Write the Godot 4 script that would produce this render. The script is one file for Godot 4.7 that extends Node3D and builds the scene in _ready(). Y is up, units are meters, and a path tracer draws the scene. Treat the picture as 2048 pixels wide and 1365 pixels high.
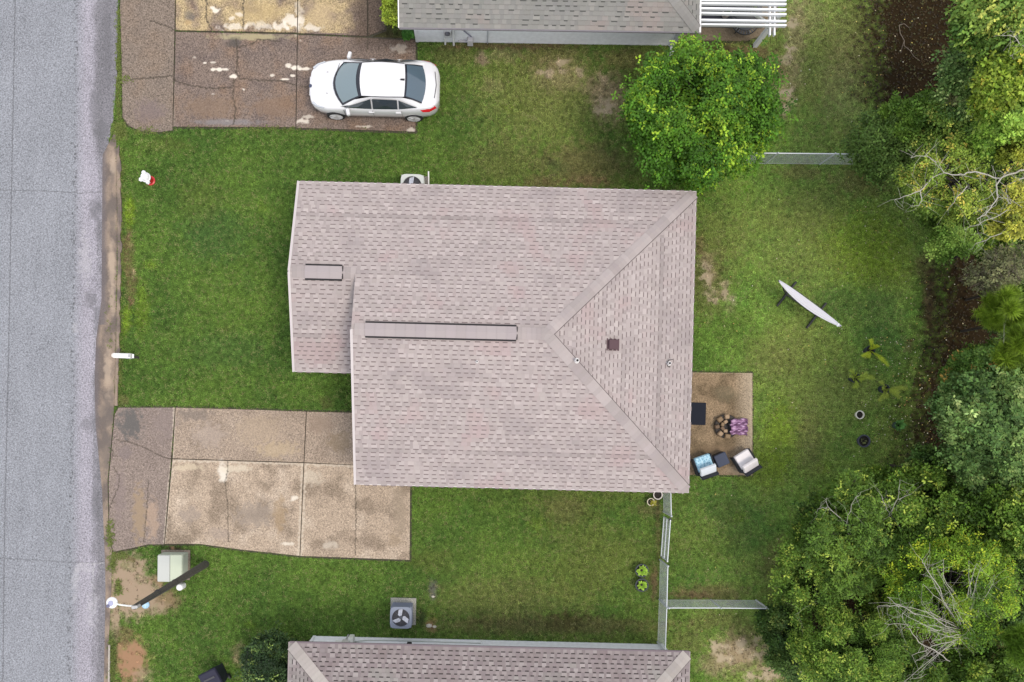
extends Node3D
# A house on its lot seen from a drone: the camera hangs level, 29 m over the ground, its lens shifted to the north-east.
# Survey sheet: distances on the ground are read at 56 units per metre from a corner north-west of the lot;
# site(x, y, h) gives the point at height h metres that lies on that sight line.
const SCALE := 56.0
const HIGH := 29.0
const NX := 946.0
const NY := 812.0

var rng := RandomNumberGenerator.new()
var taken := {}
var hard := []          # outlines where no grass grows: [polygon, bounding box]
var lawn: Canvas
var M := {}

# ---------------------------------------------------------------- helpers
class Canvas:
	var x0: float; var y0: float; var x1: float; var y1: float; var res: float
	var w: int; var h: int
	var d := PackedFloat32Array()
	var nz := FastNoiseLite.new()
	func _init(ax: float, ay: float, bx: float, by: float, r: float, s: int) -> void:
		x0 = ax; y0 = ay; x1 = bx; y1 = by; res = r
		w = int((bx - ax) * r); h = int((by - ay) * r)
		d.resize(w * h * 4)
		nz.seed = s; nz.frequency = 0.035; nz.fractal_octaves = 3
	func fill(f: Callable) -> void:
		var i := 0
		for y in h:
			for x in w:
				var c: Color = f.call(x0 + (x + 0.5) / res, y0 + (y + 0.5) / res)
				d[i] = c.r; d[i + 1] = c.g; d[i + 2] = c.b; d[i + 3] = c.a
				i += 4
	func blob(cx: float, cy: float, rx: float, ry: float, c: Color, k: float, warp := 0.45, soft := 0.55) -> void:
		var xa := maxi(0, int((cx - rx * 1.4 - x0) * res)); var xb := mini(w, int((cx + rx * 1.4 - x0) * res) + 1)
		var ya := maxi(0, int((cy - ry * 1.4 - y0) * res)); var yb := mini(h, int((cy + ry * 1.4 - y0) * res) + 1)
		for y in range(ya, yb):
			for x in range(xa, xb):
				var px := x0 + (x + 0.5) / res; var py := y0 + (y + 0.5) / res
				var q := sqrt((px - cx) * (px - cx) / (rx * rx) + (py - cy) * (py - cy) / (ry * ry))
				q += nz.get_noise_2d(px * 1.7, py * 1.7) * warp
				var t := clampf((1.0 - q) / soft, 0.0, 1.0) * k
				if t > 0.0:
					mixin((y * w + x) * 4, c, t)
	func mixin(i: int, c: Color, t: float) -> void:
		d[i] += (c.r - d[i]) * t; d[i + 1] += (c.g - d[i + 1]) * t
		d[i + 2] += (c.b - d[i + 2]) * t; d[i + 3] += (c.a - d[i + 3]) * t
	func line(pts: Array, wide: float, c: Color, k: float, jitter := 1.0) -> void:
		for s in pts.size() - 1:
			var a: Vector2 = pts[s]; var b: Vector2 = pts[s + 1]
			var n := int(a.distance_to(b) * res * 1.5) + 2
			for j in n:
				var p := a.lerp(b, float(j) / (n - 1))
				p += Vector2(nz.get_noise_2d(p.x * 4.0, p.y * 4.0), nz.get_noise_2d(p.y * 4.0 + 300.0, p.x * 4.0)) * 3.0 * jitter
				var rr := wide * (0.75 + 0.5 * nz.get_noise_2d(p.x * 9.0, p.y * 9.0)) * res
				var cx := (p.x - x0) * res; var cy := (p.y - y0) * res
				for y in range(maxi(0, int(cy - rr - 1)), mini(h, int(cy + rr + 2))):
					for x in range(maxi(0, int(cx - rr - 1)), mini(w, int(cx + rr + 2))):
						var q := Vector2(x + 0.5 - cx, y + 0.5 - cy).length()
						if q < rr + 0.5:
							mixin((y * w + x) * 4, c, k * clampf(rr + 0.5 - q, 0.0, 1.0) * 0.5)
	func at(px: float, py: float) -> Color:
		var x := clampi(int((px - x0) * res), 0, w - 1); var y := clampi(int((py - y0) * res), 0, h - 1)
		var i := (y * w + x) * 4
		return Color(d[i], d[i + 1], d[i + 2], d[i + 3])
	func texture() -> ImageTexture:
		var b := PackedByteArray()
		b.resize(w * h * 3)
		for i in w * h:
			for k in 3:
				var l := clampf(d[i * 4 + k], 0.0, 1.0)
				b[i * 3 + k] = int(255.0 * (12.92 * l if l < 0.0031308 else 1.055 * pow(l, 0.41667) - 0.055) + 0.5)
		return ImageTexture.create_from_image(Image.create_from_data(w, h, false, Image.FORMAT_RGB8, b))

class MB:                                                  # collects triangles; corners run counter-clockwise seen from outside
	var v := PackedVector3Array(); var n := PackedVector3Array(); var c := PackedColorArray(); var uv := PackedVector2Array()
	var col := Color.WHITE
	var canvas: Canvas
	func put(p: Vector3, m: Vector3) -> void:
		v.append(p); n.append(m); c.append(col)
		if canvas:
			uv.append(Vector2((p.x * SCALE + NX - canvas.x0) / (canvas.x1 - canvas.x0), (p.z * SCALE + NY - canvas.y0) / (canvas.y1 - canvas.y0)))
		else:
			uv.append(Vector2(p.x, p.z))
	func tri(a: Vector3, b: Vector3, e: Vector3) -> void:
		var m := (b - a).cross(e - a).normalized()
		put(a, m); put(e, m); put(b, m)
	func quad(a: Vector3, b: Vector3, e: Vector3, f: Vector3) -> void:
		tri(a, b, e); tri(a, e, f)
	func squad(a: Vector3, b: Vector3, e: Vector3, f: Vector3, na: Vector3, nb: Vector3, ne: Vector3, nf: Vector3) -> void:
		put(a, na); put(e, ne); put(b, nb); put(a, na); put(f, nf); put(e, ne)
	func box(at: Vector3, size: Vector3, turn := Basis()) -> void:
		var h := size / 2.0
		var p := []
		for i in 8:
			p.append(at + turn * Vector3(h.x if i & 1 else -h.x, h.y if i & 2 else -h.y, h.z if i & 4 else -h.z))
		quad(p[0], p[2], p[3], p[1]); quad(p[4], p[5], p[7], p[6]); quad(p[0], p[4], p[6], p[2])
		quad(p[1], p[3], p[7], p[5]); quad(p[2], p[6], p[7], p[3]); quad(p[0], p[1], p[5], p[4])
	func bevel_box(at: Vector3, size: Vector3, r: float, turn := Basis()) -> void:      # a box with chamfered upright edges and top rim
		var ring := func(inset: float, y: float) -> PackedVector3Array:
			var hx := size.x / 2.0 - inset; var hz := size.z / 2.0 - inset
			var q := PackedVector3Array()
			for k in [Vector2(hx - r, -hz), Vector2(hx - r * 0.3, -hz + r * 0.3), Vector2(hx, -hz + r), Vector2(hx, hz - r), Vector2(hx - r * 0.3, hz - r * 0.3), Vector2(hx - r, hz), Vector2(-hx + r, hz), Vector2(-hx + r * 0.3, hz - r * 0.3), Vector2(-hx, hz - r), Vector2(-hx, -hz + r), Vector2(-hx + r * 0.3, -hz + r * 0.3), Vector2(-hx + r, -hz)]:
				q.append(at + turn * Vector3(k.x, y, k.y))
			return q
		var a: PackedVector3Array = ring.call(0.0, -size.y / 2.0)
		var b: PackedVector3Array = ring.call(0.0, size.y / 2.0 - r)
		var e: PackedVector3Array = ring.call(r * 0.6, size.y / 2.0)
		for i in a.size():
			var j := (i + 1) % a.size()
			quad(a[j], a[i], b[i], b[j]); quad(b[j], b[i], e[i], e[j])
		for i in range(1, e.size() - 1):
			tri(e[0], e[i + 1], e[i])
	func tube(a: Vector3, b: Vector3, ra: float, rb: float, sides := 8, caps := true) -> void:
		var d := (b - a).normalized()
		var s := d.cross(Vector3.UP if absf(d.y) < 0.9 else Vector3.RIGHT).normalized()
		var t := d.cross(s)
		for i in sides:
			var p := TAU * i / sides; var q := TAU * (i + 1) / sides
			var m := s * cos(p) + t * sin(p); var k := s * cos(q) + t * sin(q)
			squad(a + m * ra, a + k * ra, b + k * rb, b + m * rb, m, k, k, m)
			if caps:
				put(b, d); put(b + k * rb, d); put(b + m * rb, d)
				put(a, -d); put(a + m * ra, -d); put(a + k * ra, -d)
	func path(pts: Array, ra: float, rb: float, sides := 6) -> void:
		for i in pts.size() - 1:
			var f := float(i) / (pts.size() - 1); var g := float(i + 1) / (pts.size() - 1)
			tube(pts[i], pts[i + 1], lerpf(ra, rb, f), lerpf(ra, rb, g), sides, i == 0 or i == pts.size() - 2)
	func lathe(at: Vector3, prof: Array, sides := 16, turn := Basis()) -> void:      # prof: Vector2(radius, height) from bottom up, outside
		for i in sides:
			var p := TAU * i / sides; var q := TAU * (i + 1) / sides
			for k in prof.size() - 1:
				var a: Vector2 = prof[k]; var b: Vector2 = prof[k + 1]
				var sl := Vector2(b.y - a.y, a.x - b.x).normalized()
				var m := turn * Vector3(cos(p) * sl.x, sl.y, sin(p) * sl.x); var o := turn * Vector3(cos(q) * sl.x, sl.y, sin(q) * sl.x)
				squad(at + turn * Vector3(cos(q) * a.x, a.y, sin(q) * a.x), at + turn * Vector3(cos(p) * a.x, a.y, sin(p) * a.x), at + turn * Vector3(cos(p) * b.x, b.y, sin(p) * b.x), at + turn * Vector3(cos(q) * b.x, b.y, sin(q) * b.x), o, m, m, o)
	func prism(poly: PackedVector2Array, y0: float, y1: float) -> void:              # plan polygon (x, z)
		var p := poly
		if not Geometry2D.is_polygon_clockwise(p):
			p = p.duplicate(); p.reverse()
		var t := Geometry2D.triangulate_polygon(p)
		for i in range(0, t.size(), 3):
			var a := p[t[i]]; var b := p[t[i + 1]]; var e := p[t[i + 2]]
			if (b - a).cross(e - a) > 0.0:
				var s := b; b = e; e = s
			tri(Vector3(a.x, y1, a.y), Vector3(b.x, y1, b.y), Vector3(e.x, y1, e.y))
		if y1 - y0 > 0.0005:
			for i in p.size():
				var a := p[i]; var b := p[(i + 1) % p.size()]
				var q := Vector3(a.x, y0, a.y); var r := Vector3(b.x, y0, b.y)
				var m := Vector3(-(b.y - a.y), 0, b.x - a.x).normalized()
				if Geometry2D.is_polygon_clockwise(p):
					m = -m
				var s := Vector3(b.x, y1, b.y); var u := Vector3(a.x, y1, a.y)
				if (r - q).cross(s - q).dot(m) > 0.0:
					quad(q, r, s, u)
				else:
					quad(r, q, u, s)
	func sheet(rows: Array) -> void:                                                  # smooth grid; rows of PackedVector3Array
		var nr := rows.size(); var nc: int = rows[0].size()
		var nn := []
		for i in nr:
			var line := PackedVector3Array()
			for j in nc:
				var a: Vector3 = rows[mini(i + 1, nr - 1)][j] - rows[maxi(i - 1, 0)][j]
				var b: Vector3 = rows[i][mini(j + 1, nc - 1)] - rows[i][maxi(j - 1, 0)]
				line.append(b.cross(a).normalized())
			nn.append(line)
		for i in nr - 1:
			for j in nc - 1:
				squad(rows[i][j], rows[i][j + 1], rows[i + 1][j + 1], rows[i + 1][j], nn[i][j], nn[i][j + 1], nn[i + 1][j + 1], nn[i + 1][j])
	func mesh(mat: Material) -> ArrayMesh:
		var arr := []
		arr.resize(Mesh.ARRAY_MAX)
		arr[Mesh.ARRAY_VERTEX] = v; arr[Mesh.ARRAY_NORMAL] = n; arr[Mesh.ARRAY_COLOR] = c; arr[Mesh.ARRAY_TEX_UV] = uv
		var m := ArrayMesh.new()
		m.add_surface_from_arrays(Mesh.PRIMITIVE_TRIANGLES, arr)
		m.surface_set_material(0, mat)
		return m

func site(px: float, py: float, h := 0.0) -> Vector3:
	var k := (HIGH - h) / HIGH / SCALE
	return Vector3((px - NX) * k, h, (py - NY) * k)

func flat(px: float, py: float) -> Vector2:
	return Vector2((px - NX) / SCALE, (py - NY) / SCALE)

func outline(list: Array) -> PackedVector2Array:
	var p := PackedVector2Array()
	for i in range(0, list.size(), 2):
		p.append(flat(list[i], list[i + 1]))
	return p

func bar(poly: PackedVector2Array) -> void:
	var r := Rect2(poly[0], Vector2.ZERO)
	for q in poly:
		r = r.expand(q)
	hard.append([poly, r])

func blocked(p: Vector2) -> bool:
	for e in hard:
		if e[1].has_point(p) and Geometry2D.is_point_in_polygon(p, e[0]):
			return true
	return false

func numbered(called: String) -> String:
	if not taken.has(called):
		taken[called] = 0
		return called
	taken[called] += 1
	return "%s_%03d" % [called, taken[called]]

func tag(o: Node, label := "", category := "", group := "", kind := "") -> Node:
	if label: o.set_meta("label", label)
	if category: o.set_meta("category", category)
	if group: o.set_meta("group", group)
	if kind: o.set_meta("kind", kind)
	return o

func thing(called: String, label: String, category: String, at := Vector3.ZERO, turn := 0.0, group := "") -> Node3D:
	var o := Node3D.new()
	o.name = numbered(called)
	add_child(o)
	o.position = at
	o.rotation.y = turn
	tag(o, label, category, group)
	return o

func part(called: String, b: MB, mat: Material, parent: Node, kind := "") -> MeshInstance3D:
	var o := MeshInstance3D.new()
	o.name = called
	o.mesh = b.mesh(mat)
	parent.add_child(o, true)
	if kind: o.set_meta("kind", kind)
	return o

func top(called: String, b: MB, mat: Material, kind: String, label := "", category := "") -> MeshInstance3D:
	var o := MeshInstance3D.new()
	o.name = numbered(called)
	o.mesh = b.mesh(mat)
	add_child(o)
	tag(o, label, category, "", kind)
	return o

func holder(called: String, parent: Node) -> Node3D:
	var o := Node3D.new()
	o.name = called
	parent.add_child(o, true)
	return o

func copy(o: Node3D, label: String) -> Node3D:
	var c: Node3D = o.duplicate()
	c.name = numbered(o.name.rstrip("0123456789").rstrip("_"))
	add_child(c)
	c.set_meta("label", label)
	return c

func lin(r: float, g: float, b: float) -> Color:           # a base colour given in real-world (linear) values
	return Color(r, g, b).linear_to_srgb()

func mat(c: Color, rough := 0.8, metal := 0.0, spec := 0.5) -> StandardMaterial3D:
	var m := StandardMaterial3D.new()
	m.albedo_color = c
	m.roughness = rough
	m.metallic = metal
	m.metallic_specular = spec
	return m

func tinted(rough := 0.9, spec := 0.3) -> StandardMaterial3D:
	var m := mat(Color.WHITE, rough, 0.0, spec)
	m.vertex_color_use_as_albedo = true
	return m

func grain(m: StandardMaterial3D, freq: float, lo: float, hi: float, s: int, scale := 1.0) -> StandardMaterial3D:
	var t := NoiseTexture2D.new()
	var f := FastNoiseLite.new()
	f.seed = s; f.frequency = freq; f.fractal_octaves = 4
	t.noise = f; t.width = 256; t.height = 256; t.seamless = true
	var g := Gradient.new()
	g.set_color(0, Color(lo, lo, lo)); g.set_color(1, Color(hi, hi, hi))
	t.color_ramp = g
	m.albedo_texture = t
	m.uv1_triplanar = true; m.uv1_world_triplanar = true
	m.uv1_scale = Vector3.ONE * scale
	return m

func canvas_mat(cv: Canvas, rough := 0.95) -> StandardMaterial3D:
	var m := mat(Color.WHITE, rough, 0.0, 0.3)
	m.albedo_texture = cv.texture()
	m.texture_repeat = false
	return m

# ---------------------------------------------------------------- scene
func _ready() -> void:
	rng.seed = 7
	var cam := Camera3D.new()
	cam.name = "camera"
	cam.projection = Camera3D.PROJECTION_FRUSTUM
	cam.near = 0.5; cam.far = 600.0
	cam.size = 1365.0 / SCALE * 0.5 / HIGH
	cam.frustum_offset = Vector2((1024.0 - NX) / SCALE, (NY - 682.5) / SCALE) * 0.5 / HIGH
	cam.position = Vector3(0, HIGH, 0)
	cam.rotation_degrees = Vector3(-90, 0, 0)
	add_child(cam)
	cam.current = true

	var sky := ProceduralSkyMaterial.new()
	sky.sky_top_color = Color(0.80, 0.82, 0.86)
	sky.sky_horizon_color = Color(0.97, 0.97, 0.97)
	sky.sky_curve = 0.35
	sky.sky_energy_multiplier = 1.0
	sky.ground_bottom_color = Color(0.22, 0.25, 0.18)
	sky.ground_horizon_color = Color(0.55, 0.57, 0.55)
	var env := Environment.new()
	env.background_mode = Environment.BG_SKY
	env.sky = Sky.new()
	env.sky.sky_material = sky
	env.ambient_light_source = Environment.AMBIENT_SOURCE_SKY
	env.tonemap_mode = Environment.TONE_MAPPER_LINEAR
	env.tonemap_exposure = 1.8
	env.sdfgi_enabled = true
	env.ssao_enabled = true
	env.ssil_enabled = true
	var we := WorldEnvironment.new()
	we.name = "environment"
	we.environment = env
	add_child(we)
	var sun := DirectionalLight3D.new()
	sun.name = "sun"
	sun.light_energy = 0.4
	sun.light_color = Color(1.0, 0.96, 0.9)
	sun.light_angular_distance = 20.0
	sun.shadow_enabled = true
	sun.look_at_from_position(Vector3(4.5, 12, 2.6), Vector3.ZERO)
	add_child(sun)

	materials()
	ground()
	street()
	driveways()
	main_house()
	north_house()
	south_house()
	grass()
	fences()
	pergola()
	car()
	street_things()
	yard_things()
	patio_things()
	plants()
	forest()

func materials() -> void:
	M.shingle = tinted(0.92, 0.25)
	M.white = mat(lin(0.76, 0.77, 0.80), 0.55)
	M.siding = grain(mat(lin(0.86, 0.87, 0.91), 0.6), 0.02, 0.92, 1.0, 3, 0.7)
	M.trim = mat(lin(0.62, 0.60, 0.58), 0.6)
	M.dark = mat(lin(0.02, 0.02, 0.025), 0.6)
	M.black = mat(lin(0.012, 0.013, 0.016), 0.5)
	M.steel = mat(lin(0.55, 0.58, 0.62), 0.5, 0.3)
	M.glass = mat(lin(0.03, 0.04, 0.05), 0.06, 0.0, 0.6)
	M.wood = grain(mat(lin(0.10, 0.095, 0.08), 0.9), 0.05, 0.55, 1.0, 5, 1.3)
	M.plain_tint = tinted(0.7, 0.4)
	var leaf := tinted(0.5, 0.32)
	leaf.backlight_enabled = true
	leaf.backlight = Color(0.3, 0.32, 0.16)
	leaf.cull_mode = BaseMaterial3D.CULL_DISABLED
	M.leaf = leaf
	var blade := tinted(0.7, 0.25)
	blade.backlight_enabled = true
	blade.backlight = Color(0.2, 0.22, 0.12)
	blade.cull_mode = BaseMaterial3D.CULL_DISABLED
	M.blade = blade
	M.bark = grain(mat(lin(0.055, 0.045, 0.034), 0.95), 0.08, 0.5, 1.0, 11, 2.0)
	M.pale_bark = grain(mat(lin(0.58, 0.55, 0.49), 0.9), 0.08, 0.7, 1.0, 12, 2.0)

# ---------------------------------------------------------------- ground and lawn
func ground() -> void:
	var g := MB.new()
	g.quad(Vector3(-220, -0.06, 220), Vector3(220, -0.06, 220), Vector3(220, -0.06, -220), Vector3(-220, -0.06, -220))
	top("ground", g, grain(mat(lin(0.05, 0.075, 0.02), 1.0), 0.02, 0.6, 1.0, 21, 0.15), "structure")
	var soft := FastNoiseLite.new(); soft.seed = 31; soft.frequency = 0.0042; soft.fractal_octaves = 4
	var fine := FastNoiseLite.new(); fine.seed = 32; fine.frequency = 0.03; fine.fractal_octaves = 3
	lawn = Canvas.new(-220, -220, 2380, 1600, 0.34, 33)
	var deep := Color(0.075, 0.150, 0.029, 1.0)
	var fresh := Color(0.122, 0.215, 0.038, 1.0)
	var olive := Color(0.150, 0.186, 0.045, 1.0)
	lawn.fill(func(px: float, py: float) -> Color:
		var a := soft.get_noise_2d(px, py); var b := fine.get_noise_2d(px, py)
		var c := deep.lerp(fresh, clampf(0.5 + a * 0.9 + b * 0.5, 0.0, 1.0))
		var dry := clampf((px - 820.0) / 500.0, 0.0, 0.6) * clampf(0.55 + soft.get_noise_2d(px + 900.0, py) * 1.1 + b * 0.5, 0.0, 1.0)
		c = c.lerp(olive, dry)
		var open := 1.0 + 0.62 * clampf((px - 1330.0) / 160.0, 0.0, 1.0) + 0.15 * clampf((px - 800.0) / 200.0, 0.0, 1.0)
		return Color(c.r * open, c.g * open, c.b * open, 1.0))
	var brown := Color(0.185, 0.155, 0.07, 0.75)
	var hay := Color(0.235, 0.26, 0.08, 0.95)
	var straw := Color(0.38, 0.30, 0.18, 0.35)
	var sand := Color(0.36, 0.27, 0.19, 0.05)
	var red := Color(0.34, 0.20, 0.12, 0.03)
	var lime := Color(0.21, 0.32, 0.03, 1.0)
	var litter := Color(0.026, 0.0155, 0.0045, 0.05)
	var rust := Color(0.20, 0.125, 0.075, 0.25)
	var blue := Color(0.062, 0.135, 0.04, 1.0)
	for e in [
		[1090, 190, 200, 130, hay, 0.6], [1010, 320, 110, 60, brown, 0.35], [1170, 330, 120, 60, brown, 0.7], [1110, 110, 90, 40, brown, 0.5], [905, 110, 60, 30, brown, 0.4],
		[1120, 150, 70, 45, straw, 0.45], [1218, 195, 48, 62, straw, 0.75], [1195, 175, 40, 30, straw, 0.5], [965, 118, 17, 20, sand, 0.8], [1010, 110, 40, 18, straw, 0.4], [985, 170, 30, 20, straw, 0.25], [1250, 120, 60, 30, brown, 0.6],
		[1180, 360, 50, 18, rust, 0.5], [1090, 365, 60, 16, rust, 0.5],
		[1620, 120, 130, 150, hay, 0.6], [1590, 60, 30, 90, straw, 0.5], [1565, 150, 50, 50, straw, 0.5], [1560, 205, 22, 40, straw, 0.75], [1690, 190, 60, 110, straw, 0.22], [1620, 30, 40, 50, straw, 0.3], [1700, 60, 60, 120, brown, 0.4], [1480, 105, 90, 26, rust, 0.75], [1420, 100, 60, 20, litter, 0.6], [1530, 140, 60, 30, brown, 0.8],
		[1660, 290, 120, 60, hay, 0.35], [1600, 345, 60, 20, brown, 0.55], [1720, 360, 80, 40, brown, 0.6],
		[1725, 490, 110, 95, lime, 0.7], [1770, 545, 60, 50, lime, 0.4], [1640, 420, 90, 60, hay, 0.35], [1560, 480, 110, 90, hay, 0.3], [1620, 520, 100, 60, hay, 0.25],
		[1420, 560, 50, 90, brown, 0.6], [1415, 520, 22, 24, straw, 0.6], [1420, 555, 16, 20, straw, 0.85], [1448, 585, 18, 14, straw, 0.6], [1460, 620, 16, 14, straw, 0.4], [1400, 490, 12, 30, rust, 0.6],
		[1590, 690, 100, 60, hay, 0.35], [1540, 720, 80, 50, hay, 0.5], [1480, 660, 60, 60, fresh, 0.5], [1450, 470, 70, 90, hay, 0.3], [1660, 800, 110, 90, hay, 0.35], [1560, 870, 48, 90, lime, 0.65], [1540, 940, 50, 50, lime, 0.5], [1620, 880, 40, 80, brown, 0.4], [1770, 640, 60, 90, blue, 0.45], [1680, 610, 60, 40, blue, 0.35],
		[1860, 600, 17, 85, rust, 0.85], [1850, 530, 25, 40, rust, 0.5], [1818, 690, 12, 20, rust, 0.5],
		[1450, 1010, 60, 60, blue, 0.35], [1420, 1100, 60, 60, fresh, 0.4], [1500, 1060, 60, 60, blue, 0.3], [1430, 1185, 90, 22, brown, 0.7], [1380, 1190, 60, 12, rust, 0.6], [1570, 1140, 60, 80, brown, 0.6],
		[1308, 1165, 11, 45, rust, 0.85], [1316, 1060, 6, 110, rust, 0.5], [1300, 1020, 40, 20, brown, 0.5],
		[1130, 1020, 60, 40, brown, 0.45], [1180, 1110, 180, 90, olive, 0.4], [1100, 1250, 320, 24, rust, 0.45], [1130, 1240, 60, 24, litter, 0.5], [1000, 1200, 200, 60, brown, 0.35], [860, 1120, 60, 30, olive, 0.5],
		[862, 1249, 15, 17, red, 0.9], [866, 1180, 11, 24, Color(0.14, 0.13, 0.12, 0.3), 0.8], [842, 1235, 12, 22, Color(0.05, 0.06, 0.03, 0.7), 0.7], [1380, 1280, 40, 40, brown, 0.4],
		[1475, 1305, 70, 48, straw, 1.0], [1430, 1330, 40, 30, straw, 0.7], [1545, 1345, 46, 26, straw, 0.9], [1490, 1270, 60, 30, brown, 0.5], [1440, 1240, 70, 22, brown, 0.5],
		[258, 425, 14, 44, lime, 0.85], [283, 620, 20, 70, lime, 0.45], [252, 640, 12, 40, lime, 0.7], [300, 530, 16, 12, lime, 0.5], [350, 700, 120, 60, fresh, 0.5], [620, 780, 70, 30, fresh, 0.6],
		[254, 505, 15, 55, brown, 0.95], [258, 470, 8, 14, rust, 0.9], [262, 565, 14, 45, brown, 0.9], [262, 600, 9, 16, rust, 0.8], [266, 550, 5, 12, straw, 0.9], [248, 800, 14, 14, brown, 0.6],
		[236, 140, 5, 130, Color(0.11, 0.12, 0.035, 0.7), 0.9], [255, 160, 17, 7, Color(0.19, 0.17, 0.06, 0.5), 0.9], [240, 262, 16, 24, olive, 0.7], [430, 470, 90, 70, blue, 0.55], [450, 700, 110, 50, blue, 0.4], [400, 400, 60, 60, olive, 0.3], [330, 290, 60, 20, olive, 0.4],
		[262, 1140, 44, 44, sand, 1.0], [258, 1190, 56, 60, sand, 1.0], [300, 1180, 30, 34, sand, 0.9], [240, 1150, 30, 62, sand, 1.0], [300, 1196, 44, 26, sand, 0.9], [335, 1200, 34, 30, Color(0.23, 0.17, 0.095, 0.2), 0.95], [230, 1240, 14, 60, sand, 0.9], [300, 1215, 50, 20, sand, 0.7], [318, 1160, 26, 12, red, 0.45], [262, 1118, 12, 8, brown, 0.8],
		[260, 1320, 44, 62, red, 1.0], [250, 1270, 20, 24, brown, 0.8], [285, 1350, 25, 22, sand, 0.5], [226, 1310, 9, 70, Color(0.10, 0.14, 0.04, 0.8), 0.8], [236, 1172, 7, 16, Color(0.14, 0.15, 0.05, 0.8), 0.9], [222, 1125, 9, 22, Color(0.14, 0.17, 0.05, 0.8), 0.9],
		[348, 1098, 28, 10, Color(0.05, 0.035, 0.025, 0.1), 0.9], [376, 1120, 8, 26, Color(0.05, 0.04, 0.03, 0.2), 0.85], [345, 1094, 5, 8, red, 0.6],
		[480, 1310, 19, 30, straw, 0.8], [484, 1310, 13, 22, deep, 0.9], [540, 1290, 60, 24, Color(0.03, 0.045, 0.015, 0.6), 0.8], [820, 70, 24, 24, Color(0.05, 0.035, 0.02, 0.1), 0.8], [770, 70, 40, 40, Color(0.07, 0.045, 0.03, 0.05), 0.8], [1000, 92, 170, 10, rust, 0.7],
	]:
		lawn.blob(e[0], e[1], e[2], e[3], e[4], e[5])
	var bare := RandomNumberGenerator.new(); bare.seed = 35
	var pale := Color(0.50, 0.41, 0.28, 0.06)
	for e in [[1475, 1305, 55, 34, 16], [1540, 1345, 34, 18, 8], [1422, 556, 14, 26, 5], [1450, 590, 16, 16, 4], [1215, 195, 26, 44, 6], [1568, 190, 24, 60, 6], [1110, 150, 40, 30, 5], [1585, 70, 14, 60, 4]]:
		for k in e[4]:
			lawn.blob(e[0] + bare.randfn(0, e[2] * 0.55), e[1] + bare.randfn(0, e[3] * 0.55), bare.randf_range(7, 17), bare.randf_range(6, 13), pale, bare.randf_range(0.45, 0.95), 0.9, 0.4)
	for k in 90:                                               # clumps of another grass, and thin spots
		var bx := bare.randf_range(250, 1760); var by := bare.randf_range(40, 1340)
		lawn.blob(bx, by, bare.randf_range(8, 26), bare.randf_range(7, 22), [blue, lime, brown, fresh, olive, deep][k % 6], bare.randf_range(0.15, 0.42), 0.9, 0.6)
	# leaf mould on the east side, its colour darkened for the tree shade
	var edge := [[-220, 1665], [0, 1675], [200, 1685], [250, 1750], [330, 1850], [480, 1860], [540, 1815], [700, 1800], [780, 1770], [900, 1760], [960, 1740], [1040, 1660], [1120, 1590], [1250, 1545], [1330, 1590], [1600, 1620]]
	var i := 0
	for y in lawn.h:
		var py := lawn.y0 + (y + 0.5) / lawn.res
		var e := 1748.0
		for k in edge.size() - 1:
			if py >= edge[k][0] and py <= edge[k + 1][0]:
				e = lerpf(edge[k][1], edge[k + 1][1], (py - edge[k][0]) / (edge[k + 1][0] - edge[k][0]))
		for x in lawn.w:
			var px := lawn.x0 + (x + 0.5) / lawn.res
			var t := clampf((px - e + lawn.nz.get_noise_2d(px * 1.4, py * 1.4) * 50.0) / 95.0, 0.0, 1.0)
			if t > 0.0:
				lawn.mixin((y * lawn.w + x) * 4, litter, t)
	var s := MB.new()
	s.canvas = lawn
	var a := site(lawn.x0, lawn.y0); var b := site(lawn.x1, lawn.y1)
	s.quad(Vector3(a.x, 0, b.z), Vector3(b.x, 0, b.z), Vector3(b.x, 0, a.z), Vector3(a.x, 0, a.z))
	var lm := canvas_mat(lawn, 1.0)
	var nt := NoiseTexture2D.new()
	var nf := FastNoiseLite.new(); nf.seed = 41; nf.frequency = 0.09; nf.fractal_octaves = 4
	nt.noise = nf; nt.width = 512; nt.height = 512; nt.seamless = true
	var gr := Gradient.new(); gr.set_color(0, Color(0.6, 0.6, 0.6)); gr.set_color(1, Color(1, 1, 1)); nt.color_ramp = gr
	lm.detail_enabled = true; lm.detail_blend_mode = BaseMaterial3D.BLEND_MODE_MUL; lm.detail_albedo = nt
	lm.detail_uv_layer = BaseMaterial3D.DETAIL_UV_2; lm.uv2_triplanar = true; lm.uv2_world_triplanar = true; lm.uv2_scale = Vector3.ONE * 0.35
	top("soil", s, lm, "structure")

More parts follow.
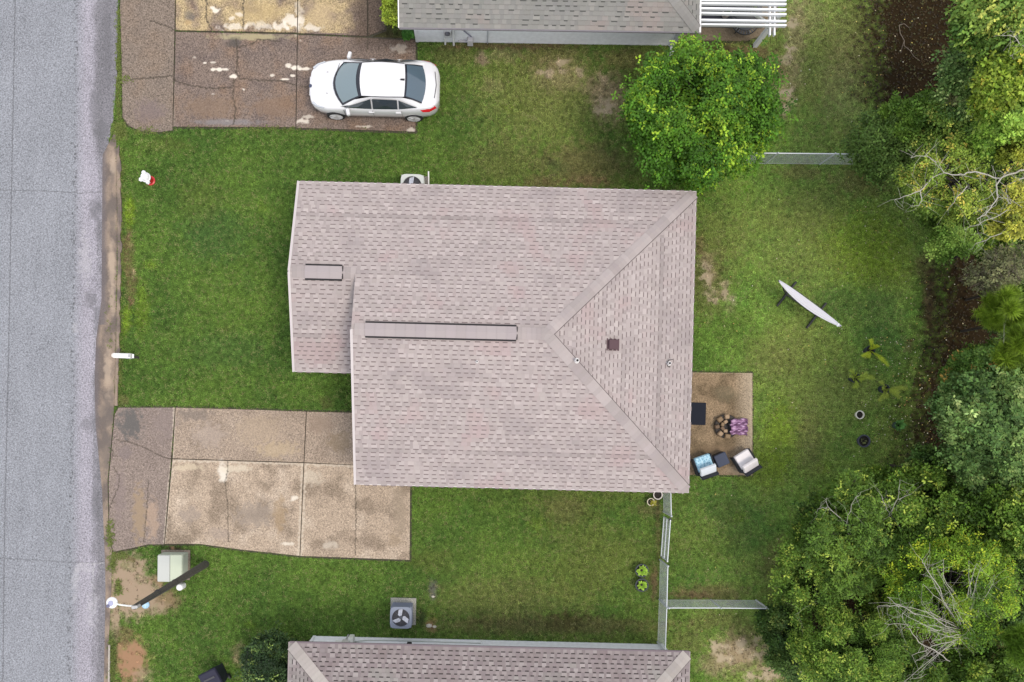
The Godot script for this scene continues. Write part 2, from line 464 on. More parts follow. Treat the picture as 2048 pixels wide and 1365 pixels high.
func grass() -> void:
	var tuft := MB.new()
	var r := RandomNumberGenerator.new(); r.seed = 51
	for k in 8:
		var a := r.randf() * TAU; var o := Vector3(cos(a), 0, sin(a)) * r.randf_range(0.0, 0.03)
		var lean := Vector3(cos(a + r.randf_range(-0.8, 0.8)), 0, sin(a + r.randf_range(-0.8, 0.8))) * r.randf_range(0.035, 0.075)
		var up := r.randf_range(0.015, 0.045)
		var side := Vector3(-lean.z, 0, lean.x).normalized() * r.randf_range(0.006, 0.010)
		var g := r.randf_range(0.6, 1.4)
		tuft.col = Color(g * r.randf_range(0.9, 1.2), g, g * r.randf_range(0.8, 1.1))
		tuft.tri(o - side, o + side, o + lean * 0.5 + Vector3(0, up * 0.75, 0) + side)
		tuft.tri(o - side, o + lean * 0.5 + Vector3(0, up * 0.75, 0) + side, o + lean + Vector3(0, up, 0))
	var where: Array[Transform3D] = []
	var tint := PackedColorArray()
	var step := 2.75
	var clump := FastNoiseLite.new(); clump.seed = 52; clump.frequency = 0.11
	var y := -30.0
	while y < 1395.0:
		var x := 190.0
		while x < 2075.0:
			var px := x + rng.randf_range(-step, step) * 0.6; var py := y + rng.randf_range(-step, step) * 0.6
			x += step
			var c := lawn.at(px + rng.randf_range(-3, 3), py + rng.randf_range(-3, 3))
			if rng.randf() > c.a:
				continue
			var q := flat(px, py)
			if blocked(q + Vector2(rng.randf_range(-0.025, 0.025), rng.randf_range(-0.025, 0.025))):
				continue
			var k: float = rng.randf_range(0.5, 1.5) * maxf(0.25, 1.0 + clump.get_noise_2d(px, py) * 0.6 + clump.get_noise_2d(px * 3.3, py * 3.3 + 500.0) * 0.75)
			var sc := rng.randf_range(0.75, 1.3)
			var b := Basis(Vector3.UP, rng.randf() * TAU).scaled(Vector3(sc, sc * rng.randf_range(0.8, 1.2), sc))
			where.append(Transform3D(b, Vector3(q.x, -0.004, q.y)))
			var dry := rng.randf()
			var cc := Color(c.r * k, c.g * k, c.b * k)
			if dry > 0.92:
				cc = cc.lerp(Color(0.34, 0.33, 0.15), 0.6)
			tint.append(cc)
		y += step
	scatter("grass", tuft.mesh(M.blade), where, tint, self, "lawn grass")

func scatter(called: String, mesh: Mesh, where: Array[Transform3D], tint: PackedColorArray, parent: Node, _note := "") -> MultiMeshInstance3D:
	var mm := MultiMesh.new()
	mm.transform_format = MultiMesh.TRANSFORM_3D
	mm.use_colors = true
	mm.mesh = mesh
	mm.instance_count = where.size()
	for i in where.size():
		mm.set_instance_transform(i, where[i])
		mm.set_instance_color(i, tint[i])
	var o := MultiMeshInstance3D.new()
	o.name = numbered(called) if parent == self else called
	o.multimesh = mm
	parent.add_child(o, true)
	o.set_meta("kind", "stuff")
	return o

func ragged(list: Array, amp: float, s: int) -> Array:         # the same outline, broken into short uneven steps
	var f := FastNoiseLite.new(); f.seed = s; f.frequency = 0.05; f.fractal_octaves = 3
	var out := []
	for i in range(0, list.size() - 2, 2):
		var a := Vector2(list[i], list[i + 1]); var b := Vector2(list[i + 2], list[i + 3])
		var n := maxi(1, int(a.distance_to(b) / 9.0))
		for k in n:
			var p := a.lerp(b, float(k) / n)
			out.append(p.x + f.get_noise_2d(p.x, p.y) * amp * 1.6); out.append(p.y)
	out.append(list[list.size() - 2]); out.append(list[list.size() - 1])
	return out

# ---------------------------------------------------------------- road, gutter, kerb
func street() -> void:
	var r := RandomNumberGenerator.new(); r.seed = 61
	var cv := Canvas.new(-60, -40, 260, 1410, 0.9, 62)
	var big := FastNoiseLite.new(); big.seed = 63; big.frequency = 0.006
	var mid := FastNoiseLite.new(); mid.seed = 64; mid.frequency = 0.25
	cv.fill(func(px: float, py: float) -> Color:
		var e := 192.0 - px                                    # distance to the worn margin
		var c := Color(0.214, 0.222, 0.248)
		var band := clampf((px - 150.0 + py * 0.008) / 22.0, 0.0, 1.0)
		c = c.lerp(Color(0.275, 0.262, 0.300), band)
		c = c.lerp(Color(0.150, 0.145, 0.160), clampf((-e + clampf((320.0 - py) / 60.0, 0.0, 1.0) * 10.0 + clampf((py - 700.0) / 80.0, 0.0, 1.0) * 9.0) / 16.0 + big.get_noise_2d(px * 4.0, py * 2.0) * 0.7, 0.0, 0.9))
		var k := 1.0 + big.get_noise_2d(px, py) * 0.10 + big.get_noise_2d(px * 6.0, py * 0.7) * 0.07 + mid.get_noise_2d(px, py) * 0.55 + r.randf_range(-0.34, 0.34)
		if r.randf() < 0.02:
			k *= 0.68
		return Color(c.r * k, c.g * k, c.b * k))
	var tar := Color(0.07, 0.07, 0.075)
	cv.line([Vector2(31, -40), Vector2(28, 110), Vector2(22, 420), Vector2(16, 750), Vector2(9, 1050), Vector2(5, 1400)], 1.1, tar, 0.9, 0.4)
	cv.line([Vector2(-60, 377), Vector2(22, 381), Vector2(90, 382), Vector2(160, 387), Vector2(205, 384)], 0.9, tar, 0.85, 0.5)
	cv.line([Vector2(-60, 1114), Vector2(5, 1117), Vector2(90, 1122), Vector2(140, 1125), Vector2(214, 1128)], 0.9, tar, 0.85, 0.8)
	cv.line([Vector2(155, 446), Vector2(205, 452)], 0.6, tar, 0.7, 0.3)
	cv.line([Vector2(132, 609), Vector2(172, 611)], 0.7, tar, 0.7, 0.3)
	cv.line([Vector2(76, 699), Vector2(90, 698)], 0.8, tar, 0.6, 0.3)
	for k in 460:                                              # pits along the edge of the old surface, and strays
		var py := r.randf_range(-30, 1400)
		var px := 153.0 - py * 0.011 + r.randfn(0.0, 2.6)
		if k > 250:
			px = r.randf_range(0, 205)
		cv.blob(px, py, r.randf_range(1.2, 3.0), r.randf_range(1.1, 3.2), tar, r.randf_range(0.4, 0.85) if k <= 250 else r.randf_range(0.15, 0.5), 0.3, 0.5)
	for e in [[190, 420, 16, 26, 0.5], [180, 600, 16, 22, 0.45], [188, 215, 14, 60, 0.4], [215, 90, 12, 110, 0.35], [196, 640, 14, 40, 0.4], [204, 260, 18, 30, 0.4], [178, 850, 24, 20, 0.35], [192, 1010, 12, 80, 0.3]]:
		cv.blob(e[0], e[1], e[2], e[3], Color(0.11, 0.108, 0.118), e[4] * 1.3)
	for e in [[150, 1165, 10, 40], [170, 1138, 30, 10], [150, 655, 8, 12], [170, 520, 14, 60], [186, 1215, 14, 50]]:
		cv.blob(e[0], e[1], e[2], e[3], Color(0.40, 0.39, 0.41), 0.3, 0.9)
	cv.line([Vector2(160, 1128), Vector2(185, 1128), Vector2(212, 1127)], 1.0, Color(0.5, 0.49, 0.5), 0.6)
	cv.line([Vector2(188, 1128), Vector2(186, 1160)], 1.4, Color(0.5, 0.49, 0.5), 0.4)
	for k in 5:
		cv.line([Vector2(203 + k % 2 * 4, -30), Vector2(201, 130 + k * 9), Vector2(199 + k % 3 * 3, 290), Vector2(196, 470), Vector2(190, 660), Vector2(188, 900), Vector2(186, 1130), Vector2(186, 1400)], 0.9, Color(0.12, 0.12, 0.13), 0.25, 2.0)
	var road := MB.new()
	road.canvas = cv
	var west := outline([-60, -40])[0]
	var line := [238, -40, 236, 0, 233, 150, 226, 240, 213, 300, 213, 370, 213, 600, 200, 680, 193, 760, 196, 850, 208, 980, 213, 1100, 215, 1180, 213, 1300, 211, 1410]
	var rp := outline([-60, 1410, -60, -40] + ragged(line, 3.0, 68))
	road.prism(rp, -0.05, 0.015)
	bar(rp)
	var rn := top("road", road, canvas_mat(cv, 0.9), "structure")
	# the rest of the carriageway, beyond the frame
	var far := MB.new()
	var w: float = west.x
	far.box(Vector3(w - 2.0, -0.02, 0), Vector3(4.0, 0.07, 300))
	far.box(Vector3(w + 2.4, -0.022, -82.6), Vector3(4.8, 0.07, 134.7))
	far.box(Vector3(w + 2.4, -0.022, 85.35), Vector3(4.8, 0.07, 149.3))
	part("asphalt", far, grain(mat(lin(0.27, 0.285, 0.33), 0.95), 0.06, 0.75, 1.0, 65, 0.6), rn)
	# concrete gutter and kerb
	var gc := Canvas.new(180, 220, 260, 1410, 0.9, 66)
	gc.fill(func(px: float, py: float) -> Color:
		var c := Color(0.245, 0.19, 0.15)
		var wet := clampf(0.5 + big.get_noise_2d(px * 4.0 + 700.0, py * 2.6) * 2.2, 0.0, 1.0)
		c = c.lerp(Color(0.135, 0.11, 0.098), wet)
		c = c.lerp(Color(0.12, 0.105, 0.11), clampf(1.0 - (px - 206.0 + (14.0 if py > 650.0 else 0.0)) / 10.0, 0.0, 0.85))
		var k := 1.0 + mid.get_noise_2d(px, py) * 0.12 + r.randf_range(-0.12, 0.12)
		return Color(c.r * k, c.g * k, c.b * k))
	for e in [[222, 420, 12, 30], [226, 450, 8, 20], [214, 830, 20, 40], [210, 900, 16, 60], [218, 790, 14, 22], [225, 350, 6, 30]]:
		gc.blob(e[0], e[1], e[2], e[3], Color(0.13, 0.11, 0.10), 0.6)
	for e in [[223, 530, 9, 60], [226, 330, 8, 26], [216, 740, 10, 60], [224, 600, 8, 40]]:
		gc.blob(e[0], e[1], e[2], e[3], Color(0.41, 0.325, 0.25), 0.55)
	gc.line([Vector2(196, 786), Vector2(232, 782)], 0.7, Color(0.1, 0.09, 0.08), 0.7)
	gc.line([Vector2(200, 617), Vector2(236, 614)], 0.6, Color(0.12, 0.1, 0.09), 0.6)
	var gm := canvas_mat(gc)
	var gp := outline([231, 262, 205, 310, 203, 600, 192, 680, 189, 760, 191, 850, 204, 980, 209, 1100, 211, 1180, 209, 1300, 207, 1400, 216, 1400, 217, 1290, 222, 1190, 224, 1104, 217, 1060, 215, 960, 222, 890, 228, 815, 231, 700, 233, 600, 234, 450, 233, 300])
	var gut := MB.new(); gut.canvas = gc
	gut.prism(gp, -0.05, 0.021)
	top("gutter", gut, gm, "structure")
	bar(gp)
	var kb := MB.new(); kb.canvas = gc
	var kp := outline(ragged([234, 300, 236, 450, 236, 520, 235, 600, 233, 700, 230, 812], 0.8, 69) + ragged([236, 812, 239, 700, 241, 600, 243, 500, 243, 420, 242, 340, 239, 292], 2.6, 70))
	kb.prism(kp, -0.05, 0.075)
	var kq := outline([218, 1290, 216.5, 1400, 220, 1400, 221, 1290])
	bar(kp)
	var kerb := top("kerb", kb, gm, "structure")
	var k2 := MB.new(); k2.prism(kq, -0.05, 0.08)
	bar(kq)
	part("kerb_stone", k2, grain(mat(lin(0.5, 0.45, 0.4), 0.9), 0.08, 0.7, 1.0, 67), kerb)

# ---------------------------------------------------------------- driveways and patio
func slab(parent: Node, list: Array, cv: Canvas, m: Material, y1 := 0.045, gap := 0.016) -> void:
	var poly := outline(list)
	bar(poly)
	var bed := MB.new()
	bed.col = Color(0.05, 0.042, 0.03)
	var wide := Geometry2D.offset_polygon(poly, 0.055)
	bed.prism(wide[0], -0.06, 0.006 + 0.001 * parent.get_child_count())
	part("joint_bed", bed, M.plain_tint, parent)
	var inner := Geometry2D.offset_polygon(poly, -gap)
	var b := MB.new(); b.canvas = cv
	b.prism(inner[0] if inner.size() else poly, -0.06, y1)
	part("concrete_slab", b, m, parent)

func driveways() -> void:
	var r := RandomNumberGenerator.new(); r.seed = 71
	var big := FastNoiseLite.new(); big.seed = 72; big.frequency = 0.012; big.fractal_octaves = 3
	var mid := FastNoiseLite.new(); mid.seed = 73; mid.frequency = 0.22
	var agg := func(c: Color, px: float, py: float, amp: float) -> Color:
		var k := 1.0 + mid.get_noise_2d(px, py) * amp + r.randf_range(-amp, amp) * 0.9
		if r.randf() < 0.06: k *= 1.4
		if r.randf() < 0.08: k *= 0.6
		return Color(c.r * k, c.g * k, c.b * k)
	# north driveway: old, dark, exposed aggregate
	var a := Canvas.new(225, -45, 840, 275, 0.8, 74)
	a.fill(func(px: float, py: float) -> Color:
		var c := Color(0.170, 0.130, 0.110)
		c = c.lerp(Color(0.185, 0.125, 0.09), clampf(big.get_noise_2d(px, py) * 1.4, 0.0, 0.8))
		c = c.lerp(Color(0.12, 0.095, 0.088), clampf(big.get_noise_2d(px + 600.0, py) * 1.3, 0.0, 0.8))
		if px < 350.0:
			c = c.lerp(Color(0.19, 0.155, 0.125), 0.55)
		if px > 350.0 and px < 735.0 and py < 64.0 + (px - 350.0) * 0.012:
			c = c.lerp(Color(0.37, 0.285, 0.165), clampf(0.75 + big.get_noise_2d(px * 1.5, py * 1.5 + 90.0) * 1.2 - maxf(0.0, px - 680.0) / 60.0, 0.0, 1.0))
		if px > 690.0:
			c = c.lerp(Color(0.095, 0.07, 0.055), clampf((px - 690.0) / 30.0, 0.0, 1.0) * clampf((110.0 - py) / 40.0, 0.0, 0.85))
		return agg.call(c, px, py, 0.46))
	var pale := Color(0.66, 0.60, 0.52)
	for e in [[585, 45, 26, 16, 0.8], [565, 52, 20, 10, 0.7], [625, 58, 20, 8, 0.7], [520, 52, 30, 9, 0.5], [470, 55, 30, 8, 0.6], [480, 30, 8, 5, 0.9], [432, 22, 8, 6, 0.9], [425, 17, 5, 4, 0.8], [465, 38, 8, 5, 0.6], [440, 140, 18, 4, 0.9], [468, 154, 8, 4, 0.9], [425, 126, 8, 2, 0.6], [590, 136, 12, 5, 0.95], [578, 132, 8, 4, 0.8], [612, 139, 14, 3, 0.9], [570, 160, 12, 2, 0.9], [545, 152, 5, 3, 0.7], [585, 152, 6, 3, 0.8], [488, 180, 4, 3, 0.8], [426, 189, 4, 2, 0.7], [606, 243, 12, 6, 0.7], [616, 235, 10, 5, 0.5], [730, 254, 14, 3, 0.6], [822, 262, 10, 5, 0.6], [455, 243, 6, 2, 0.7], [660, 265, 8, 3, 0.4], [600, 40, 10, 40, 0.35], [410, 127, 4, 2, 0.8], [390, 116, 4, 3, 0.4], [800, 98, 22, 10, 0.3]]:
		a.blob(e[0], e[1], e[2], e[3], pale, e[4], 0.8, 0.4)
	a.blob(380, 32, 14, 16, Color(0.12, 0.11, 0.10), 0.6); a.blob(376, 47, 10, 7, Color(0.36, 0.25, 0.13), 0.7); a.blob(520, 25, 60, 26, Color(0.40, 0.30, 0.15), 0.5); a.blob(640, 30, 40, 30, Color(0.42, 0.32, 0.2), 0.5); a.blob(500, 75, 90, 8, Color(0.36, 0.32, 0.19), 0.7); a.blob(470, 86, 18, 12, Color(0.07, 0.065, 0.06), 0.7); a.blob(550, 215, 60, 30, Color(0.2, 0.13, 0.085), 0.5); a.blob(420, 215, 70, 30, Color(0.2, 0.135, 0.09), 0.5); a.blob(300, 225, 40, 30, Color(0.16, 0.125, 0.125), 0.6); a.blob(455, 245, 80, 8, Color(0.2, 0.19, 0.2), 0.6)
	var crack := Color(0.055, 0.045, 0.035)
	for q in [[[413, -20], [413, 40], [424, 62]], [[473, 80], [474, 100], [475, 128], [471, 145], [482, 158], [520, 162], [560, 162], [594, 172]], [[468, 160], [466, 190], [472, 220], [468, 250]], [[345, 160], [380, 172], [425, 178], [465, 176]], [[480, 95], [505, 88], [520, 80], [560, 84]], [[300, 42], [330, 52], [348, 60]], [[262, 160], [300, 157], [345, 153]], [[600, 172], [640, 180], [690, 178]], [[735, -20], [736, 60], [734, 105]], [[487, 0], [487, 60]], [[235, 240], [255, 252], [272, 262], [300, 263]]]:
		var pts := []
		for p in q: pts.append(Vector2(p[0], p[1]))
		a.line(pts, 1.7, crack, 0.9, 1.0)
	var am := canvas_mat(a)
	var d := Node3D.new(); d.name = numbered("driveway"); add_child(d); tag(d, "dark weathered driveway of the north house", "", "", "structure")
	slab(d, [241, -45, 352, -45, 346, 262, 318, 266, 280, 264, 256, 252, 245, 235, 243, 120, 240, 20], a, am)
	slab(d, [352, -45, 596, -45, 595, 67, 351, 62], a, am, 0.048)
	slab(d, [351, 64, 595, 69, 592, 256, 346, 255], a, am, 0.043)
	slab(d, [596, -45, 736, -45, 735, 74, 595, 68], a, am, 0.046)
	slab(d, [736, -45, 770, -45, 770, 60, 735, 74], a, am, 0.03)
	slab(d, [595, 70, 735, 76, 760, 78, 800, 80, 832, 80, 832, 265, 592, 257], a, am, 0.045)
	# south driveway: paler, buff
	var b := Canvas.new(205, 800, 830, 1130, 0.8, 75)
	b.fill(func(px: float, py: float) -> Color:
		var c := Color(0.345, 0.272, 0.208)
		c = c.lerp(Color(0.405, 0.33, 0.262), clampf(big.get_noise_2d(px, py) * 1.5, 0.0, 0.8))
		c = c.lerp(Color(0.225, 0.175, 0.132), clampf(big.get_noise_2d(px + 400.0, py + 50.0) * 2.2, 0.0, 0.9))
		if py < 920.0 + (px - 345.0) * 0.02:
			c = c.lerp(Color(0.255, 0.20, 0.16), 0.7)
		if px < 350.0 - (py - 815.0) * 0.08:
			c = c.lerp(Color(0.19, 0.152, 0.138), 0.85)
		return agg.call(c, px, py, 0.36))
	for e in [[330, 850, 30, 40, Color(0.20, 0.16, 0.15), 0.5], [262, 850, 30, 36, Color(0.095, 0.092, 0.09), 0.85], [250, 905, 16, 20, Color(0.16, 0.13, 0.13), 0.5], [279, 1030, 17, 66, Color(0.27, 0.20, 0.135), 0.85], [305, 1040, 14, 50, Color(0.36, 0.26, 0.19), 0.6], [240, 990, 14, 70, Color(0.19, 0.15, 0.145), 0.5],
		[445, 945, 12, 24, Color(0.62, 0.57, 0.5), 0.85], [470, 938, 40, 10, Color(0.55, 0.48, 0.38), 0.6], [375, 935, 40, 8, Color(0.5, 0.42, 0.31), 0.6], [588, 998, 10, 6, Color(0.62, 0.56, 0.48), 0.9], [575, 1088, 14, 5, Color(0.6, 0.54, 0.46), 0.8], [660, 1090, 18, 12, Color(0.5, 0.44, 0.37), 0.6], [625, 955, 22, 20, Color(0.47, 0.41, 0.33), 0.5],
		[380, 1030, 26, 22, Color(0.25, 0.205, 0.175), 0.6], [510, 1030, 50, 34, Color(0.24, 0.2, 0.17), 0.6], [560, 1030, 16, 40, Color(0.28, 0.2, 0.12), 0.6], [440, 1070, 30, 16, Color(0.27, 0.22, 0.19), 0.5], [680, 885, 30, 24, Color(0.22, 0.165, 0.11), 0.6], [640, 850, 40, 24, Color(0.24, 0.18, 0.14), 0.6], [390, 830, 40, 14, Color(0.13, 0.11, 0.1), 0.55], [520, 860, 60, 40, Color(0.36, 0.28, 0.2), 0.4], [555, 900, 50, 20, Color(0.40, 0.31, 0.2), 0.5], [800, 1020, 16, 70, Color(0.25, 0.2, 0.15), 0.6], [790, 1080, 16, 20, Color(0.25, 0.19, 0.13), 0.5], [420, 870, 40, 30, Color(0.34, 0.28, 0.24), 0.5]]:
		b.blob(e[0], e[1], e[2], e[3], e[4], e[5], 0.6, 0.5)
	for q in [[[345, 921], [480, 925], [608, 929], [735, 934]], [[349, 816], [345, 918]], [[343, 922], [329, 1088]], [[605, 928], [597, 1112]], [[612, 930], [603, 1113]]]:
		var pts := []
		for p in q: pts.append(Vector2(p[0], p[1]))
		b.line(pts, 2.6, Color(0.50, 0.43, 0.35), 0.4, 1.5)
	for q in [[[232, 880], [258, 884], [290, 897], [325, 914], [344, 918]], [[456, 922], [455, 945], [450, 965], [455, 1000], [456, 1040], [457, 1085]], [[228, 935], [238, 950], [238, 972], [228, 995], [218, 1020], [217, 1050], [224, 1090]], [[297, 962], [293, 1030], [288, 1085]], [[232, 830], [222, 850], [222, 890], [226, 905], [217, 940]], [[711, 960], [712, 1010], [711, 1110]]]:
		var pts := []
		for p in q: pts.append(Vector2(p[0], p[1]))
		b.line(pts, 1.3, crack, 0.85, 0.8)
	var bm := canvas_mat(b)
	var e2 := Node3D.new(); e2.name = numbered("driveway"); add_child(e2); tag(e2, "buff concrete driveway leading to the mauve-roofed house", "", "", "structure")
	slab(e2, [237, 815, 351, 815, 329, 1090, 296, 1090, 262, 1098, 226, 1105, 222, 1085, 218, 1050, 217, 960, 224, 885, 229, 830], b, bm, 0.04)
	slab(e2, [351, 815, 500, 819, 613, 823, 608, 926, 345, 918], b, bm, 0.046)
	slab(e2, [613, 823, 735, 826, 735, 932, 608, 926], b, bm, 0.044)
	slab(e2, [345, 918, 608, 926, 600, 1113, 480, 1100, 400, 1089, 329, 1089], b, bm, 0.043)
	slab(e2, [608, 926, 735, 931, 735, 968, 821, 972, 820, 1121, 600, 1113], b, bm, 0.045)
	# patio behind the house
	var p := Canvas.new(1320, 735, 1515, 960, 0.9, 76)
	p.fill(func(px: float, py: float) -> Color:
		var c := Color(0.255, 0.185, 0.118)
		c = c.lerp(Color(0.15, 0.11, 0.068), clampf(0.3 + big.get_noise_2d(px * 1.6, py * 1.6) * 1.6, 0.0, 0.9))
		c = c.lerp(Color(0.38, 0.31, 0.23), clampf((px - 1465.0) / 40.0, 0.0, 0.7))
		return agg.call(c, px, py, 0.36))
	p.blob(1450, 790, 30, 20, Color(0.13, 0.11, 0.07), 0.6); p.blob(1430, 900, 40, 14, Color(0.2, 0.14, 0.09), 0.5); p.blob(1470, 940, 30, 12, Color(0.37, 0.29, 0.2), 0.5)
	p.line([Vector2(1385, 747), Vector2(1504, 747)], 1.2, Color(0.36, 0.3, 0.2), 0.7)
	p.line([Vector2(1500, 745), Vector2(1500, 950)], 2.0, Color(0.42, 0.35, 0.26), 0.4)
	var pt := Node3D.new(); pt.name = numbered("patio"); add_child(pt); tag(pt, "tan concrete patio behind the mauve-roofed house", "", "", "structure")
	slab(pt, [1330, 744, 1505, 746, 1505, 952, 1328, 950], p, canvas_mat(p), 0.06)
	# patio under the pergola
	var q2 := Canvas.new(1330, -60, 1560, 100, 0.7, 77)
	q2.fill(func(px: float, py: float) -> Color: return agg.call(Color(0.16, 0.125, 0.085), px, py, 0.2))
	var pp := Node3D.new(); pp.name = numbered("patio"); add_child(pp); tag(pp, "small concrete patio under the white pergola", "", "", "structure")
	slab(pp, [1335, -60, 1556, -60, 1556, 60, 1492, 84, 1338, 82], q2, canvas_mat(q2), 0.05)

# ---------------------------------------------------------------- roofs
# One slope laid with laminated shingles: every tab is a piece with a thick lower edge; the wide ones carry a dark granule band below that paints in the edge shadow.
func lay(roof: Node3D, bulk: MB, picked: Array, poly: PackedVector2Array, o: Vector3, u: Vector3, v: Vector3, pal: Dictionary, r: RandomNumberGenerator) -> void:
	var nrm := u.cross(v).normalized()
	if nrm.y < 0.0: nrm = -nrm
	var lo := poly[0]; var hi := poly[0]
	for p in poly:
		lo = lo.min(p); hi = hi.max(p)
	var row: float = pal.row
	var patch := FastNoiseLite.new(); patch.seed = pal.seed; patch.frequency = 0.55; patch.fractal_octaves = 3
	var rows := int(ceil((hi.y - lo.y) / row))
	for k in rows:
		var v0 := lo.y + k * row
		var x := lo.x - r.randf() * 0.3
		var wide := r.randf() < 0.5
		var drift := r.randf_range(-0.04, 0.04)
		while x < hi.x:
			var wdt := r.randf_range(pal.tooth[0], pal.tooth[1]) if wide else r.randf_range(pal.gap[0], pal.gap[1])
			var t := 0.014 if wide else 0.008
			var q := PackedVector2Array([Vector2(x, v0), Vector2(x + wdt, v0), Vector2(x + wdt, v0 + row), Vector2(x, v0 + row)])
			var inside := true
			for p in q:
				if not Geometry2D.is_point_in_polygon(p.lerp(q[0] * 0.5 + q[2] * 0.5, 0.002), poly):
					inside = false
			var w := o + u * (x + wdt / 2.0) + v * v0
			var pn := patch.get_noise_3d(w.x, w.y * 2.0, w.z)
			var c: Color = pal.base.lerp(pal.light, r.randf() * (0.75 if wide else 0.35))
			c = c.lerp(pal.shade, clampf(r.randf() * 0.6 - 0.15, 0.0, 1.0) * (1.0 if not wide else 0.5))
			c = c.lerp(pal.patch, clampf(pn * 2.2 - 0.45, 0.0, 0.6))
			c = c.lerp(pal.patch2, clampf(-pn * 2.2 - 0.5, 0.0, 0.6))
			if k == 8: c = c * (0.86 + 0.1 * patch.get_noise_2d(w.x * 0.7, w.z * 0.7))
			c = c * (1.0 + drift + r.randf_range(-0.03, 0.03))
			var pieces := [q] if inside else Geometry2D.intersect_polygons(q, poly)
			for g in pieces:
				var b := MB.new() if inside and picked.size() < 300 and wide and r.randf() < pal.pick else bulk
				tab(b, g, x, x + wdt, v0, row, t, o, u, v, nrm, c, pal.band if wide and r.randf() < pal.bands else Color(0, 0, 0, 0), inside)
				if b != bulk:
					picked.append(b)
			x += wdt
			wide = not wide
	
func tab(b: MB, g: PackedVector2Array, xa: float, xb: float, v0: float, row: float, t: float, o: Vector3, u: Vector3, v: Vector3, nrm: Vector3, c: Color, band: Color, whole: bool) -> void:
	b.col = c
	var at := func(p: Vector2, up: float) -> Vector3: return o + u * p.x + v * p.y + nrm * up
	var pts := PackedVector3Array()
	for p in g:
		pts.append(at.call(p, 0.002 + t * (1.0 - (p.y - v0) / row)))
	var flip := (pts[1] - pts[0]).cross(pts[2] - pts[0]).dot(nrm) < 0.0
	for i in range(1, pts.size() - 1):
		if flip: b.tri(pts[0], pts[i + 1], pts[i])
		else: b.tri(pts[0], pts[i], pts[i + 1])
	var bx0 := INF; var bx1 := -INF
	for p in g:
		if absf(p.y - v0) < 0.001:
			bx0 = minf(bx0, p.x); bx1 = maxf(bx1, p.x)
	if bx1 - bx0 < 0.02:
		return
	b.col = Color(c.r * 0.35, c.g * 0.35, c.b * 0.35)         # the cut asphalt edge
	var e := [at.call(Vector2(bx0, v0), 0.0), at.call(Vector2(bx1, v0), 0.0), at.call(Vector2(bx1, v0), 0.002 + t), at.call(Vector2(bx0, v0), 0.002 + t)]
	if (e[1] - e[0]).cross(e[2] - e[0]).dot(-v) > 0.0: b.quad(e[0], e[1], e[2], e[3])
	else: b.quad(e[1], e[0], e[3], e[2])
	if whole:
		for s in [xa, xb]:
			var f := [at.call(Vector2(s, v0), 0.0), at.call(Vector2(s, v0), 0.002 + t), at.call(Vector2(s, v0 + row), 0.002)]
			if (f[1] - f[0]).cross(f[2] - f[0]).dot(u * (1.0 if s == xb else -1.0)) > 0.0: b.tri(f[0], f[1], f[2])
			else: b.tri(f[0], f[2], f[1])
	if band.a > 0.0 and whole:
		b.col = band  # shadow line of the tab edge, put into the granule colour
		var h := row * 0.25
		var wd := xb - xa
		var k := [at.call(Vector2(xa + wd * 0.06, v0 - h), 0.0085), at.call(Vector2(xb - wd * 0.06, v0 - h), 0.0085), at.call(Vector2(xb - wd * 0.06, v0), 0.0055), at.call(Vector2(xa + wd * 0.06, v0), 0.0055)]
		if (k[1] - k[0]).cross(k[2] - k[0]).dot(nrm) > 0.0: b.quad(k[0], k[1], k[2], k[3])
		else: b.quad(k[1], k[0], k[3], k[2])

